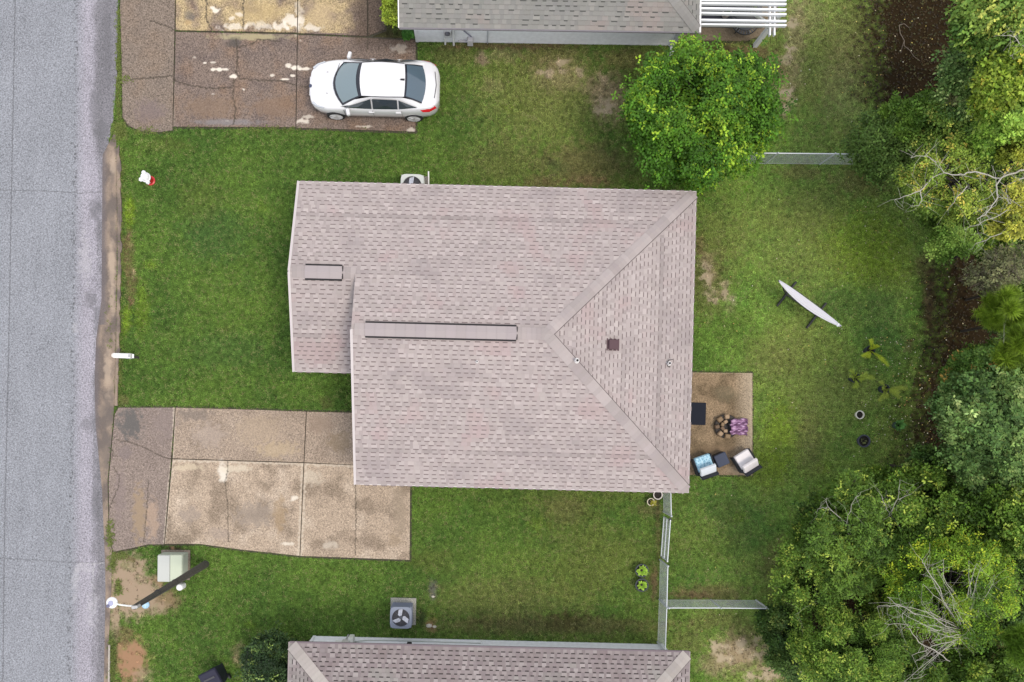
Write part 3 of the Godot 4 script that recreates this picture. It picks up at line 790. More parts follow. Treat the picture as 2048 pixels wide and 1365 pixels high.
func caps(roof: Node3D, called: String, a: Vector3, b: Vector3, na: Vector3, nb: Vector3, wing: float, pal: Dictionary, r: RandomNumberGenerator, lift := 0.022) -> void:
	# cap shingles folded over the line from a up to b; na and nb are the outward normals of the two slopes
	var d := (b - a).normalized()
	var n := int(a.distance_to(b) / 0.15)
	var wa := na.cross(d).normalized(); var wb := nb.cross(d).normalized()
	var mid := (na + nb).normalized()
	if wa.dot(na - nb) < 0.0: wa = -wa
	if wb.dot(nb - na) < 0.0: wb = -wb
	a += d * 0.1
	var ln := a.distance_to(b) / n
	var tone := 0.0
	for i in n:
		if i % 3 == 0: tone = r.randf_range(-0.12, 0.10)
		var p := a + d * ln * i; var q := a + d * (ln * (i + 1) + 0.01)
		var m := MB.new()
		var k := 1.02 + tone + r.randf_range(-0.05, 0.05)
		m.col = Color(pal.cap.r * k, pal.cap.g * k, pal.cap.b * k)
		if called == "hip_cap":                                  # a dark strip along one flank of the cap
			m.col = Color(0.09, 0.078, 0.078)
			var g0 := wb * (wing - 0.01) + nb * 0.019; var g1 := wb * (wing + 0.02) + nb * 0.019
			var gq := [p + g0, p + g1, q + g1, q + g0]
			if (gq[1] - gq[0]).cross(gq[2] - gq[0]).dot(nb) > 0.0: m.quad(gq[0], gq[1], gq[2], gq[3])
			else: m.quad(gq[3], gq[2], gq[1], gq[0])
			m.col = Color(pal.cap.r * k, pal.cap.g * k, pal.cap.b * k)
		for s in [[wa, na], [wb, nb]]:
			var w: Vector3 = s[0] * wing; var nn: Vector3 = s[1]
			var up0 := mid * (lift + 0.008); var up1 := mid * lift
			var f0 := nn * (lift + 0.006); var f1 := nn * (lift - 0.002)
			var c := [p + up0, p + w + f0, q + w + f1, q + up1]
			if (c[1] - c[0]).cross(c[2] - c[0]).dot(nn) > 0.0: m.quad(c[0], c[1], c[2], c[3])
			else: m.quad(c[3], c[2], c[1], c[0])
			var side := [p + w + f0, q + w + f1, q + w, p + w]
			if (side[1] - side[0]).cross(side[2] - side[0]).dot(w) > 0.0: m.quad(side[0], side[1], side[2], side[3])
			else: m.quad(side[3], side[2], side[1], side[0])
			var butt := [p + up0, p, p + w, p + w + f0]
			if (butt[1] - butt[0]).cross(butt[2] - butt[0]).dot(-d) > 0.0: m.quad(butt[0], butt[1], butt[2], butt[3])
			else: m.quad(butt[3], butt[2], butt[1], butt[0])
		part(called, m, M.shingle, roof)

func finish_roof(roof: Node3D, bulk: MB, picked: Array) -> void:
	for b in picked:
		part("shingle", b, M.shingle, roof)
	part("shingle_field", bulk, M.shingle, roof, "stuff")

func ridge_vent(roof: Node3D, a: Vector3, b: Vector3, pitch: float, pal: Dictionary) -> void:
	var d := (b - a).normalized(); var s := Vector3(0, 1, 0).cross(d).normalized()
	var hw := 0.2
	var louver := MB.new()
	for k in [-1.0, 1.0]:
		var w: Vector3 = s * k * (hw + 0.028)
		louver.box((a + b) / 2.0 + w + Vector3(0, 0.008 - pitch * hw, 0), Vector3(0.05, 0.05, a.distance_to(b) - 0.03), Basis.looking_at(d, Vector3.UP))
	louver.box(b + d * 0.008 + Vector3(0, -0.02, 0), Vector3(hw * 2.0, 0.05, 0.03), Basis.looking_at(d, Vector3.UP))
	part("vent_louver", louver, mat(lin(0.018, 0.016, 0.018), 0.9), roof)
	var n := int(a.distance_to(b) / 0.3)
	for i in n:
		var p := a.lerp(b, float(i) / n); var q := a.lerp(b, float(i + 1) / n) - d * 0.004
		var m := MB.new()
		var k := 1.0 + 0.04 * sin(i * 2.3) * cos(i * 1.1)
		m.col = Color(pal.cap.r * k, pal.cap.g * k, pal.cap.b * k * 1.03)
		var up := Vector3(0, 0.036, 0); var dn := Vector3(0, 0.036 - pitch * hw, 0)
		m.quad(p + s * hw + dn, q + s * hw + dn, q + up, p + up)
		m.quad(q - s * hw + dn, p - s * hw + dn, p + up, q + up)
		m.quad(p + s * hw + dn - Vector3(0, 0.02, 0), q + s * hw + dn - Vector3(0, 0.02, 0), q + s * hw + dn, p + s * hw + dn)
		m.quad(q - s * hw + dn - Vector3(0, 0.02, 0), p - s * hw + dn - Vector3(0, 0.02, 0), p - s * hw + dn, q - s * hw + dn)
		part("vent_cap", m, M.shingle, roof)

func window(house: Node3D, at: Vector3, wide: float, tall: float, out: Vector3) -> void:
	var turn := Basis.looking_at(-out, Vector3.UP)
	var f := MB.new()
	for s in [-1.0, 1.0]:
		f.box(at + turn * Vector3(s * (wide / 2.0), 0, 0), Vector3(0.08, tall + 0.08, 0.1), turn)
		f.box(at + turn * Vector3(0, s * tall / 2.0, 0), Vector3(wide - 0.08, 0.08, 0.1), turn)
	f.box(at, Vector3(wide - 0.08, 0.05, 0.08), turn)
	var w := part("window", f, M.white, house)
	var g := MB.new()
	g.box(at, Vector3(wide - 0.05, tall - 0.05, 0.03), turn)
	part("pane", g, M.glass, w)

func slope_frame(d: Vector2, pitch: float) -> Vector3:      # up-slope direction for a slope that rises along plan direction d
	return Vector3(d.x, pitch, d.y).normalized()

func main_house() -> void:
	var r := RandomNumberGenerator.new(); r.seed = 101
	var ang := 0.0253
	var c := Vector2(0.6, -2.25)                              # the ridge's middle
	var wx := c.x * cos(ang) - c.y * sin(ang); var wz := c.x * sin(ang) + c.y * cos(ang)
	var house := thing("house", "whole single-storey house with pale mauve-grey hip roof in the middle of the lot", "house", Vector3(wx, 0, wz), -ang)
	var he := 2.6; var pt := 0.3333
	var x0 := -3.78 - c.x; var x1 := 7.08 - c.x; var xp := -5.87 - c.x
	var z0 := -7.15 - c.y; var z1 := 2.65 - c.y; var zp := -0.97 - c.y
	var half := (z1 - z0) / 2.0; var hr := he + half * pt
	var hp := (zp - z0) / 2.0; var hrp := he + hp * pt; var zr := z0 + hp
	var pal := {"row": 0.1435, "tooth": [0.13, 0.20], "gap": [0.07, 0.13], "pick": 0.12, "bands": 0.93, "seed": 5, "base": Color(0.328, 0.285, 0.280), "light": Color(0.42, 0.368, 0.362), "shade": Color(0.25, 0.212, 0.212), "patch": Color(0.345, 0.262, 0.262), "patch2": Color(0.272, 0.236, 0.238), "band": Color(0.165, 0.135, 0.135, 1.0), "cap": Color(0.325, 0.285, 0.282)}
	var roof := holder("roof", house)
	# deck under the shingles, with thickness
	var deck := MB.new(); deck.col = Color(0.12, 0.10, 0.09)
	var rw := Vector3(x0, hr, 0); var re := Vector3(x1 - half, hr, 0)
	var nw := Vector3(xp, he, z0); var ne := Vector3(x1, he, z0); var se := Vector3(x1, he, z1); var sw := Vector3(x0, he, z1)
	var pr := Vector3(xp, hrp, zr); var pe := Vector3(x0, hrp, zr); var ps := Vector3(xp, he, zp); var pi := Vector3(x0 + 0.3, he, zp); var pj := Vector3(x0 + 0.3, hrp, zr)
	for dy in [Vector3(0, -0.012, 0)]:
		deck.quad(nw + dy, pr + dy, pe + dy, Vector3(x0, he, z0) + dy); deck.quad(Vector3(x0, he, z0) + dy, rw + dy, re + dy, ne + dy); deck.quad(sw + dy, se + dy, re + dy, rw + dy); deck.tri(se + dy, ne + dy, re + dy); deck.quad(ps + dy, pi + dy, pj + dy, pr + dy)
	part("roof_deck", deck, M.shingle, roof)
	var bulk := MB.new(); var picked := []
	var sl := sqrt(1.0 + pt * pt)
	var vn := slope_frame(Vector2(0, 1), pt); var vs := slope_frame(Vector2(0, -1), pt); var ve := slope_frame(Vector2(-1, 0), pt)
	# north slope, with the lower wing in the same plane
	lay(roof, bulk, picked, PackedVector2Array([Vector2(xp, 0), Vector2(x1, 0), Vector2(x1 - half, half * sl), Vector2(x0, half * sl), Vector2(x0, hp * sl), Vector2(xp, hp * sl)]), Vector3(0, he, z0), Vector3.RIGHT, vn, pal, r)
	var keep := picked.duplicate(); picked = []
	lay(roof, bulk, picked, PackedVector2Array([Vector2(x0, 0), Vector2(x1, 0), Vector2(x1 - half, half * sl), Vector2(x0, half * sl)]), Vector3(0, he, z1), Vector3.RIGHT, vs, pal, r)
	keep += picked; picked = []
	lay(roof, bulk, picked, PackedVector2Array([Vector2(z0, 0), Vector2(z1, 0), Vector2(0, half * sl)]), Vector3(x1, he, 0), Vector3(0, 0, 1), ve, pal, r)
	keep += picked; picked = []
	lay(roof, bulk, picked, PackedVector2Array([Vector2(xp, 0), Vector2(x0 + 0.3, 0), Vector2(x0 + 0.3, hp * sl), Vector2(xp, hp * sl)]), Vector3(0, he, zp), Vector3.RIGHT, vs, pal, r)
	keep += picked
	while keep.size() > 300:
		var b: MB = keep.pop_back()
		bulk.v.append_array(b.v); bulk.n.append_array(b.n); bulk.c.append_array(b.c); bulk.uv.append_array(b.uv)
	finish_roof(roof, bulk, keep)
	var nn := Vector3(0, 1, -pt).normalized(); var ns := Vector3(0, 1, pt).normalized(); var nE := Vector3(pt, 1, 0).normalized()
	caps(roof, "hip_cap", ne, re, nn, nE, 0.17, pal, r)
	caps(roof, "hip_cap", se, re, ns, nE, 0.17, pal, r)
	caps(roof, "ridge_cap", rw, re, nn, ns, 0.19, pal, r)
	caps(roof, "ridge_cap", pr, pe, nn, ns, 0.19, pal, r)
	ridge_vent(roof, Vector3(rw.x + 0.42, hr + 0.01, 0), Vector3(rw.x + 5.06, hr + 0.01, 0), pt, pal)
	ridge_vent(roof, Vector3(pr.x + 0.50, hrp + 0.01, zr), Vector3(pr.x + 1.68, hrp + 0.01, zr), pt, pal)
	# drip edge and fascia
	var fa := MB.new(); fa.col = Color(0.50, 0.455, 0.46)
	fa.box(Vector3((xp + x1) / 2.0, he - 0.06, z0 + 0.006), Vector3(x1 - xp, 0.15, 0.03)); fa.box(Vector3((x0 + x1) / 2.0, he - 0.06, z1 - 0.006), Vector3(x1 - x0, 0.15, 0.03)); fa.box(Vector3(x1 - 0.006, he - 0.061, 0), Vector3(0.03, 0.15, z1 - z0 + 0.02)); fa.box(Vector3((xp + x0) / 2.0 + 0.14, he - 0.062, zp - 0.006), Vector3(x0 - xp + 0.3, 0.15, 0.03))
	for e in [[nw, pr], [ps, pr], [sw, rw]]:
		var p: Vector3 = e[0]; var q: Vector3 = e[1]
		var dr := (q - p).normalized()
		fa.box((p + q) / 2.0 + Vector3(-0.012, -0.05, 0), Vector3(0.035, 0.15, p.distance_to(q)), Basis.looking_at(dr, Vector3.UP))
		fa.box((p + q) / 2.0 + Vector3(0.02, 0.012, 0), Vector3(0.05, 0.014, p.distance_to(q)), Basis.looking_at(dr, Vector3.UP))
	part("fascia", fa, M.plain_tint, roof)
	var so := MB.new()
	so.box(Vector3((x0 + x1) / 2.0, he - 0.14, 0), Vector3(x1 - x0 - 0.08, 0.02, z1 - z0 - 0.08)); so.box(Vector3((xp + x0) / 2.0, he - 0.145, (z0 + zp) / 2.0), Vector3(x0 - xp - 0.05, 0.02, zp - z0 - 0.08))
	part("soffit", so, M.white, roof)
	# pipes, the square vent
	var vent := MB.new(); vent.col = Color(0.085, 0.05, 0.055)
	var vb := Vector3(4.36 - c.x, 0, -2.03 - c.y)
	vb.y = he + (x1 - vb.x) * pt
	var tb := Basis(Vector3(0, 0, 1), -atan(pt))
	vent.bevel_box(vb + Vector3(0, 0.05, 0), Vector3(0.36, 0.12, 0.32), 0.03, tb)
	vent.box(vb + Vector3(-0.02, 0.012, 0), Vector3(0.44, 0.012, 0.38), tb)
	part("roof_vent", vent, M.plain_tint, roof)
	for e in [[3.16, -1.47, 0.055, 0.30], [6.26, -1.52, 0.05, 0.22], [-3.90, -2.36, 0.035, 0.2], [0.09, -1.36, 0.03, 0.14]]:
		var q := Vector3(e[0] - c.x, 0, e[1] - c.y)
		q.y = he + minf(x1 - q.x, half - absf(q.z)) * pt
		if e[0] < -3.7: q.y = he + (zp - q.z) * pt
		var pp := MB.new(); pp.col = Color(0.62, 0.60, 0.60)
		pp.lathe(q + Vector3(0, -0.03, 0), [Vector2(e[2] * 1.7, 0), Vector2(e[2] * 1.6, 0.06), Vector2(e[2], 0.09), Vector2(e[2], e[3]), Vector2(e[2] * 0.75, e[3]), Vector2(e[2] * 0.7, e[3] - 0.02)], 14)
		pp.col = Color(0.01, 0.01, 0.01)
		pp.tube(q + Vector3(0, e[3] - 0.06, 0), q + Vector3(0, e[3] - 0.045, 0), e[2] * 0.75, e[2] * 0.75, 12)
		if e[0] > 6.0:
			pp.path([q + Vector3(-0.06, 0.05, -0.02), q + Vector3(-0.02, 0.09, -0.10), q + Vector3(0.12, 0.08, -0.13)], 0.013, 0.010, 5)
			pp.path([q + Vector3(-0.07, 0.04, 0.0), q + Vector3(-0.03, 0.05, 0.10), q + Vector3(0.06, 0.04, 0.11)], 0.010, 0.008, 5)
		part("vent_pipe", pp, M.plain_tint, roof)
	# walls
	var wl := MB.new(); wl.col = Color(0.62, 0.58, 0.52)
	var i := 0.42
	wl.prism(PackedVector2Array([Vector2(xp + 0.3, z0 + i), Vector2(x1 - i, z0 + i), Vector2(x1 - i, z1 - i), Vector2(x0 + 0.3, z1 - i), Vector2(x0 + 0.3, zp - i), Vector2(xp + 0.3, zp - i)]), -0.02, he - 0.15)
	wl.tri(Vector3(x0 + 0.3, he - 0.15, z0 + i), Vector3(x0 + 0.3, he - 0.15, z1 - i), Vector3(x0 + 0.3, hr - 0.14, 0))
	wl.tri(Vector3(xp + 0.3, he - 0.15, z0 + i), Vector3(xp + 0.3, he - 0.15, zp - i), Vector3(xp + 0.3, hrp - 0.14, zr))
	part("wall", wl, grain(tinted(0.8), 0.03, 0.85, 1.0, 9), house)
	var hp2 := PackedVector2Array()
	for q in [Vector2(xp + 0.3, z0 + i), Vector2(x1 - i, z0 + i), Vector2(x1 - i, z1 - i), Vector2(x0 + 0.3, z1 - i), Vector2(x0 + 0.3, zp - i), Vector2(xp + 0.3, zp - i)]:
		hp2.append(Vector2(wx + q.x * cos(ang) - q.y * sin(ang), wz + q.x * sin(ang) + q.y * cos(ang)))
	bar(hp2)
	for k in 4:
		window(house, Vector3(xp + 2.6 + k * 2.8, 1.5, z0 + i - 0.005), 1.1, 1.0, Vector3(0, 0, -1))
		window(house, Vector3(x0 + 2.2 + k * 2.5, 1.5, z1 - i + 0.005), 1.0, 1.0, Vector3(0, 0, 1))
	window(house, Vector3(xp + 0.295, 1.35, zr), 1.8, 1.3, Vector3(-1, 0, 0))
	window(house, Vector3(x1 - i + 0.005, 1.4, -2.2), 1.4, 1.1, Vector3(1, 0, 0))
	var gd := MB.new(); gd.col = Color(0.7, 0.69, 0.66)
	for k in 4:
		gd.box(Vector3(x0 + 0.285, 0.33 + k * 0.53, 2.9), Vector3(0.06, 0.515, 2.6))
	part("garage_door", gd, M.plain_tint, house)
	var dr2 := MB.new(); dr2.col = Color(0.35, 0.4, 0.42)
	dr2.box(Vector3(x1 - i + 0.01, 1.05, 2.6), Vector3(0.06, 2.05, 0.92)); dr2.box(Vector3(x1 - i + 0.06, 1.0, 2.25), Vector3(0.06, 0.05, 0.05))
	part("back_door", dr2, M.plain_tint, house)

func north_house() -> void:
	var r := RandomNumberGenerator.new(); r.seed = 111
	var ang := 0.0152
	var he := 2.6; var pt := 0.3333
	var a := site(798, 54.5, he); var b := site(1398.5, 64, he)
	var m := (a + b) / 2.0
	var house := thing("house", "grey-roofed house with white side wall at the top edge", "house", Vector3(m.x, 0, m.z), -ang)
	var x0 := -a.distance_to(b) / 2.0; var x1 := -x0; var deep := 9.0; var half := deep / 2.0; var hr := he + half * pt
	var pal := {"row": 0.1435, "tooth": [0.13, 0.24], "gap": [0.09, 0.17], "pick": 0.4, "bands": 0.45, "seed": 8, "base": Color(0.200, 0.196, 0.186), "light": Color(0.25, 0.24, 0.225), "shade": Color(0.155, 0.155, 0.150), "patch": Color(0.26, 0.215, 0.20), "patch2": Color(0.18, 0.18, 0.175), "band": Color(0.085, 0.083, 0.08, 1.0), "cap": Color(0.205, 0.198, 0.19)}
	var roof := holder("roof", house)
	var deck := MB.new(); deck.col = Color(0.12, 0.10, 0.09)
	var sw := Vector3(x0, he, 0); var se := Vector3(x1, he, 0); var nw := Vector3(x0, he, -deep); var ne := Vector3(x1, he, -deep); var rw := Vector3(x0, hr, -half); var re := Vector3(x1 - half, hr, -half)
	var dy := Vector3(0, -0.012, 0)
	deck.quad(sw + dy, se + dy, re + dy, rw + dy); deck.quad(ne + dy, nw + dy, rw + dy, re + dy); deck.tri(se + dy, ne + dy, re + dy)
	part("roof_deck", deck, M.shingle, roof)
	var bulk := MB.new(); var picked := []
	var sl := sqrt(1.0 + pt * pt)
	lay(roof, bulk, picked, PackedVector2Array([Vector2(x0, 0), Vector2(x1, 0), Vector2(x1 - half, half * sl), Vector2(x0, half * sl)]), sw * Vector3(0, 1, 1), Vector3.RIGHT, slope_frame(Vector2(0, -1), pt), pal, r)
	var more := []; pal.pick = 0.0
	lay(roof, bulk, more, PackedVector2Array([Vector2(x0, 0), Vector2(x1, 0), Vector2(x1 - half, half * sl), Vector2(x0, half * sl)]), Vector3(0, he, -deep), Vector3.RIGHT, slope_frame(Vector2(0, 1), pt), pal, r)
	lay(roof, bulk, more, PackedVector2Array([Vector2(-deep, 0), Vector2(0, 0), Vector2(-half, half * sl)]), Vector3(x1, he, 0), Vector3(0, 0, 1), slope_frame(Vector2(-1, 0), pt), pal, r)
	finish_roof(roof, bulk, picked)
	var nn := Vector3(0, 1, -pt).normalized(); var ns := Vector3(0, 1, pt).normalized(); var nE := Vector3(pt, 1, 0).normalized()
	caps(roof, "hip_cap", se, re, ns, nE, 0.17, pal, r); caps(roof, "hip_cap", ne, re, nn, nE, 0.17, pal, r); caps(roof, "ridge_cap", rw, re, nn, ns, 0.17, pal, r)
	var fa := MB.new(); fa.col = Color(0.17, 0.16, 0.175)
	fa.box(Vector3(0, he - 0.02, 0.01), Vector3(x1 - x0, 0.06, 0.07)); fa.box(Vector3(0, he - 0.05, -deep - 0.006), Vector3(x1 - x0, 0.13, 0.03))
	fa.col = Color(0.68, 0.67, 0.68)
	fa.box(Vector3(x1 + 0.03, he - 0.05, -half), Vector3(0.06, 0.12, deep + 0.04)); fa.box(Vector3(0, he - 0.1, -0.012), Vector3(x1 - x0 - 0.02, 0.1, 0.03))
	for e in [[sw, rw], [nw, rw]]:
		fa.box((e[0] + e[1]) / 2.0 + Vector3(-0.012, -0.04, 0), Vector3(0.035, 0.13, e[0].distance_to(e[1])), Basis.looking_at((e[1] - e[0]).normalized(), Vector3.UP))
	part("fascia", fa, M.plain_tint, roof)
	var so := MB.new(); so.box(Vector3(0, he - 0.14, -half), Vector3(x1 - x0 - 0.08, 0.02, deep - 0.1))
	part("soffit", so, M.white, roof)
	var wz := -0.72
	var wl := MB.new()
	for k in 16:                                              # lapped siding boards on the south wall
		var y := 0.12 + k * 0.15
		var t := Basis(Vector3(1, 0, 0), -0.06)
		wl.box(Vector3(0.03, y + 0.075, wz), Vector3(x1 - x0 - 0.76, 0.155, 0.02), t)
	var sd := part("wall", wl, M.siding, house)
	var core := MB.new()
	core.box(Vector3(0.03, (he - 0.15) / 2.0, -half), Vector3(x1 - x0 - 0.78, he - 0.15, deep - 1.46))
	core.tri(Vector3(x0 + 0.42, he - 0.15, -deep + 0.73), Vector3(x0 + 0.42, he - 0.15, wz - 0.02), Vector3(x0 + 0.42, hr - 0.15, -half))
	core.box(Vector3(0.03, 0.06, wz - 0.005), Vector3(x1 - x0 - 0.74, 0.14, 0.05))
	part("wall_core", core, M.siding, sd)
	var cb := MB.new()
	for s in [x0 + 0.40, x1 - 0.34]:
		cb.box(Vector3(s, he / 2.0 - 0.08, wz + 0.004), Vector3(0.1, he - 0.16, 0.07))
	part("corner_board", cb, M.white, house)
	# fittings on the south wall, seen just under the eave
	var fx := func(px: float) -> float: return (px - NX) / SCALE - m.x
	var mb := MB.new(); mb.col = Color(0.5, 0.5, 0.52)
	mb.bevel_box(Vector3(fx.call(896), 0.95, wz + 0.09), Vector3(0.28, 0.55, 0.16), 0.03); mb.col = Color(0.12, 0.12, 0.14); mb.lathe(Vector3(fx.call(896), 1.05, wz + 0.17), [Vector2(0.09, 0), Vector2(0.09, 0.07), Vector2(0.0, 0.1)], 14, Basis(Vector3(1, 0, 0), PI / 2.0))
	part("meter_box", mb, M.plain_tint, house)
	var cd := MB.new(); cd.col = Color(0.75, 0.75, 0.76)
	cd.tube(Vector3(fx.call(890), 0.0, wz + 0.10), Vector3(fx.call(890), 0.7, wz + 0.06), 0.03, 0.03, 8); cd.tube(Vector3(fx.call(907), 0.0, wz + 0.12), Vector3(fx.call(907), 2.3, wz + 0.06), 0.035, 0.035, 8)
	part("conduit", cd, M.plain_tint, house)
	var ca := MB.new(); ca.col = Color(0.25, 0.25, 0.32)
	ca.path([Vector3(fx.call(908), 1.6, wz + 0.05), Vector3(fx.call(920), 1.2, wz + 0.05), Vector3(fx.call(942), 0.55, wz + 0.06)], 0.03, 0.02, 6)
	part("cable", ca, M.plain_tint, house)
	var jb := MB.new(); jb.col = Color(0.52, 0.5, 0.52)
	jb.bevel_box(Vector3(fx.call(940), 0.28, wz + 0.1), Vector3(0.2, 0.4, 0.16), 0.02); jb.box(Vector3(fx.call(926), 0.18, wz + 0.06), Vector3(0.3, 0.06, 0.06))
	part("junction_box", jb, M.plain_tint, house)
	var sp := MB.new(); sp.col = Color(0.35, 0.36, 0.4)
	sp.tube(Vector3(fx.call(974), 0.0, wz + 0.05), Vector3(fx.call(974), 1.4, wz + 0.05), 0.016, 0.016, 6); sp.box(Vector3(fx.call(976), 1.45, wz + 0.06), Vector3(0.2, 0.12, 0.1))
	part("water_pipe", sp, M.plain_tint, house)
	var ds := MB.new(); ds.col = Color(0.40, 0.43, 0.47)
	ds.box(Vector3(x1 - 0.27, 1.2, wz + 0.05), Vector3(0.14, 2.4, 0.10)); ds.box(Vector3(x1 - 0.27, 0.05, wz + 0.22), Vector3(0.14, 0.08, 0.4), Basis(Vector3(1, 0, 0), 0.15))
	part("downspout", ds, M.plain_tint, house)
	window(house, Vector3(1.2, 1.5, -deep + 0.72), 1.2, 1.1, Vector3(0, 0, -1))
	window(house, Vector3(x1 - 0.36, 1.4, -4.0), 1.6, 1.3, Vector3(1, 0, 0))
	var hp := PackedVector2Array()
	for q in [Vector2(x0 + 0.4, -deep), Vector2(x1 - 0.36, -deep), Vector2(x1 - 0.36, wz), Vector2(x0 + 0.4, wz)]:
		hp.append(Vector2(m.x + q.x * cos(ang) - q.y * sin(ang), m.z + q.x * sin(ang) + q.y * cos(ang)))
	bar(hp)

func south_house() -> void:
	var r := RandomNumberGenerator.new(); r.seed = 121
	var ang := 0.0238
	var he := 2.6; var pt := 0.3333
	var a := site(579, 1286.5, he); var b := site(1378.5, 1306, he)
	var m := (a + b) / 2.0
	var house := thing("house", "brownish hip-roofed house with white north wall, cut off by the bottom edge", "house", Vector3(m.x, 0, m.z), -ang)
	var x1 := a.distance_to(b) / 2.0; var x0 := -x1; var deep := 9.0; var half := deep / 2.0; var hr := he + half * pt
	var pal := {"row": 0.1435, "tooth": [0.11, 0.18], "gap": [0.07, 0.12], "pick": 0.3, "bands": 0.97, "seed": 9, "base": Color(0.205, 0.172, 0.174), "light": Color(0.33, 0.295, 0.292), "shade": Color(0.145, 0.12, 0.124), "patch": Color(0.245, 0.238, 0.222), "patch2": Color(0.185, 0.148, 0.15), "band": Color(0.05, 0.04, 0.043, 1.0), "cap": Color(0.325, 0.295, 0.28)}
	var roof := holder("roof", house)
	var nw := Vector3(x0, he, 0); var ne := Vector3(x1, he, 0); var sw := Vector3(x0, he, deep); var se := Vector3(x1, he, deep); var rw := Vector3(x0 + half, hr, half); var re := Vector3(x1 - half, hr, half)
	var dy := Vector3(0, -0.012, 0)
	var deck := MB.new(); deck.col = Color(0.12, 0.10, 0.09)
	deck.quad(ne + dy, nw + dy, rw + dy, re + dy); deck.quad(sw + dy, se + dy, re + dy, rw + dy); deck.tri(se + dy, ne + dy, re + dy); deck.tri(nw + dy, sw + dy, rw + dy)
	part("roof_deck", deck, M.shingle, roof)
	var bulk := MB.new(); var picked := []; var more := []
	var sl := sqrt(1.0 + pt * pt)
	lay(roof, bulk, picked, PackedVector2Array([Vector2(x0, 0), Vector2(x1, 0), Vector2(x1 - half, half * sl), Vector2(x0 + half, half * sl)]), nw * Vector3(0, 1, 1), Vector3.RIGHT, slope_frame(Vector2(0, 1), pt), pal, r)
	pal.pick = 0.0
	lay(roof, bulk, more, PackedVector2Array([Vector2(x0, 0), Vector2(x1, 0), Vector2(x1 - half, half * sl), Vector2(x0 + half, half * sl)]), Vector3(0, he, deep), Vector3.RIGHT, slope_frame(Vector2(0, -1), pt), pal, r)
	lay(roof, bulk, more, PackedVector2Array([Vector2(0, 0), Vector2(deep, 0), Vector2(half, half * sl)]), Vector3(x1, he, 0), Vector3(0, 0, 1), slope_frame(Vector2(-1, 0), pt), pal, r)
	lay(roof, bulk, more, PackedVector2Array([Vector2(0, 0), Vector2(deep, 0), Vector2(half, half * sl)]), Vector3(x0, he, 0), Vector3(0, 0, 1), slope_frame(Vector2(1, 0), pt), pal, r)
	finish_roof(roof, bulk, picked)
	var nn := Vector3(0, 1, -pt).normalized(); var ns := Vector3(0, 1, pt).normalized(); var nE := Vector3(pt, 1, 0).normalized(); var nW := Vector3(-pt, 1, 0).normalized()
	caps(roof, "hip_cap", nw, rw, nn, nW, 0.19, pal, r); caps(roof, "hip_cap", ne, re, nn, nE, 0.19, pal, r); caps(roof, "hip_cap", sw, rw, ns, nW, 0.19, pal, r); caps(roof, "hip_cap", se, re, ns, nE, 0.19, pal, r); caps(roof, "ridge_cap", rw, re, nn, ns, 0.19, pal, r)
	var fa := MB.new(); fa.col = Color(0.15, 0.12, 0.135)
	fa.box(Vector3(0, he - 0.02, -0.012), Vector3(x1 - x0, 0.06, 0.08)); fa.box(Vector3(0, he - 0.04, deep + 0.01), Vector3(x1 - x0, 0.12, 0.04)); fa.col = Color(0.26, 0.22, 0.22); fa.box(Vector3(x0 - 0.01, he - 0.025, half), Vector3(0.06, 0.06, deep + 0.06)); fa.box(Vector3(x1 + 0.01, he - 0.025, half), Vector3(0.06, 0.06, deep + 0.06))
	part("fascia", fa, M.plain_tint, roof)
	var so := MB.new(); so.box(Vector3(0, he - 0.14, half), Vector3(x1 - x0 - 0.08, 0.02, deep - 0.1))
	part("soffit", so, M.white, roof)
	var wz := 0.52
	var wl := MB.new()
	for k in 16:
		wl.box(Vector3(0.02, 0.195 + k * 0.15, wz), Vector3(x1 - x0 - 0.62, 0.155, 0.02), Basis(Vector3(1, 0, 0), 0.06))
	var sd := part("wall", wl, M.siding, house)
	var core := MB.new()
	core.box(Vector3(0.02, (he - 0.15) / 2.0, half + 0.05), Vector3(x1 - x0 - 0.64, he - 0.15, deep - 0.99)); core.box(Vector3(0.02, 0.06, wz + 0.005), Vector3(x1 - x0 - 0.6, 0.14, 0.05))
	part("wall_core", core, M.siding, sd)
	var cb := MB.new()
	for s in [x0 + 0.32, x1 - 0.28]:
		cb.box(Vector3(s, he / 2.0 - 0.08, wz - 0.004), Vector3(0.1, he - 0.16, 0.07))
	part("corner_board", cb, M.white, house)
	var fx := func(px: float) -> float: return (px - NX) / SCALE - m.x
	var mb := MB.new(); mb.col = Color(0.55, 0.56, 0.52)
	mb.bevel_box(Vector3(fx.call(709), 0.75, wz - 0.14), Vector3(0.18, 0.42, 0.24), 0.03); mb.col = Color(0.45, 0.44, 0.42); mb.bevel_box(Vector3(fx.call(700), 1.0, wz - 0.09), Vector3(0.26, 0.4, 0.14), 0.02)
	part("meter_box", mb, M.plain_tint, house)
	var eb := MB.new(); eb.col = Color(0.62, 0.63, 0.62)
	eb.bevel_box(Vector3(fx.call(688), 1.15, wz - 0.08), Vector3(0.30, 0.5, 0.13), 0.02); eb.bevel_box(Vector3(fx.call(676), 1.2, wz - 0.07), Vector3(0.16, 0.3, 0.1), 0.02)
	part("breaker_panel", eb, M.plain_tint, house)
	var cd := MB.new(); cd.col = Color(0.4, 0.4, 0.4)
	cd.tube(Vector3(fx.call(697), 0.0, wz - 0.08), Vector3(fx.call(697), 1.0, wz - 0.07), 0.03, 0.03, 8)
	part("conduit", cd, M.plain_tint, house)
	var ca := MB.new(); ca.col = Color(0.33, 0.36, 0.34)
	ca.path([Vector3(fx.call(715), 0.7, wz - 0.05), Vector3(fx.call(735), 0.48, wz - 0.045), Vector3(fx.call(790), 0.44, wz - 0.045), Vector3(fx.call(865), 0.46, wz - 0.045), Vector3(fx.call(965), 0.5, wz - 0.045)], 0.016, 0.012, 6)
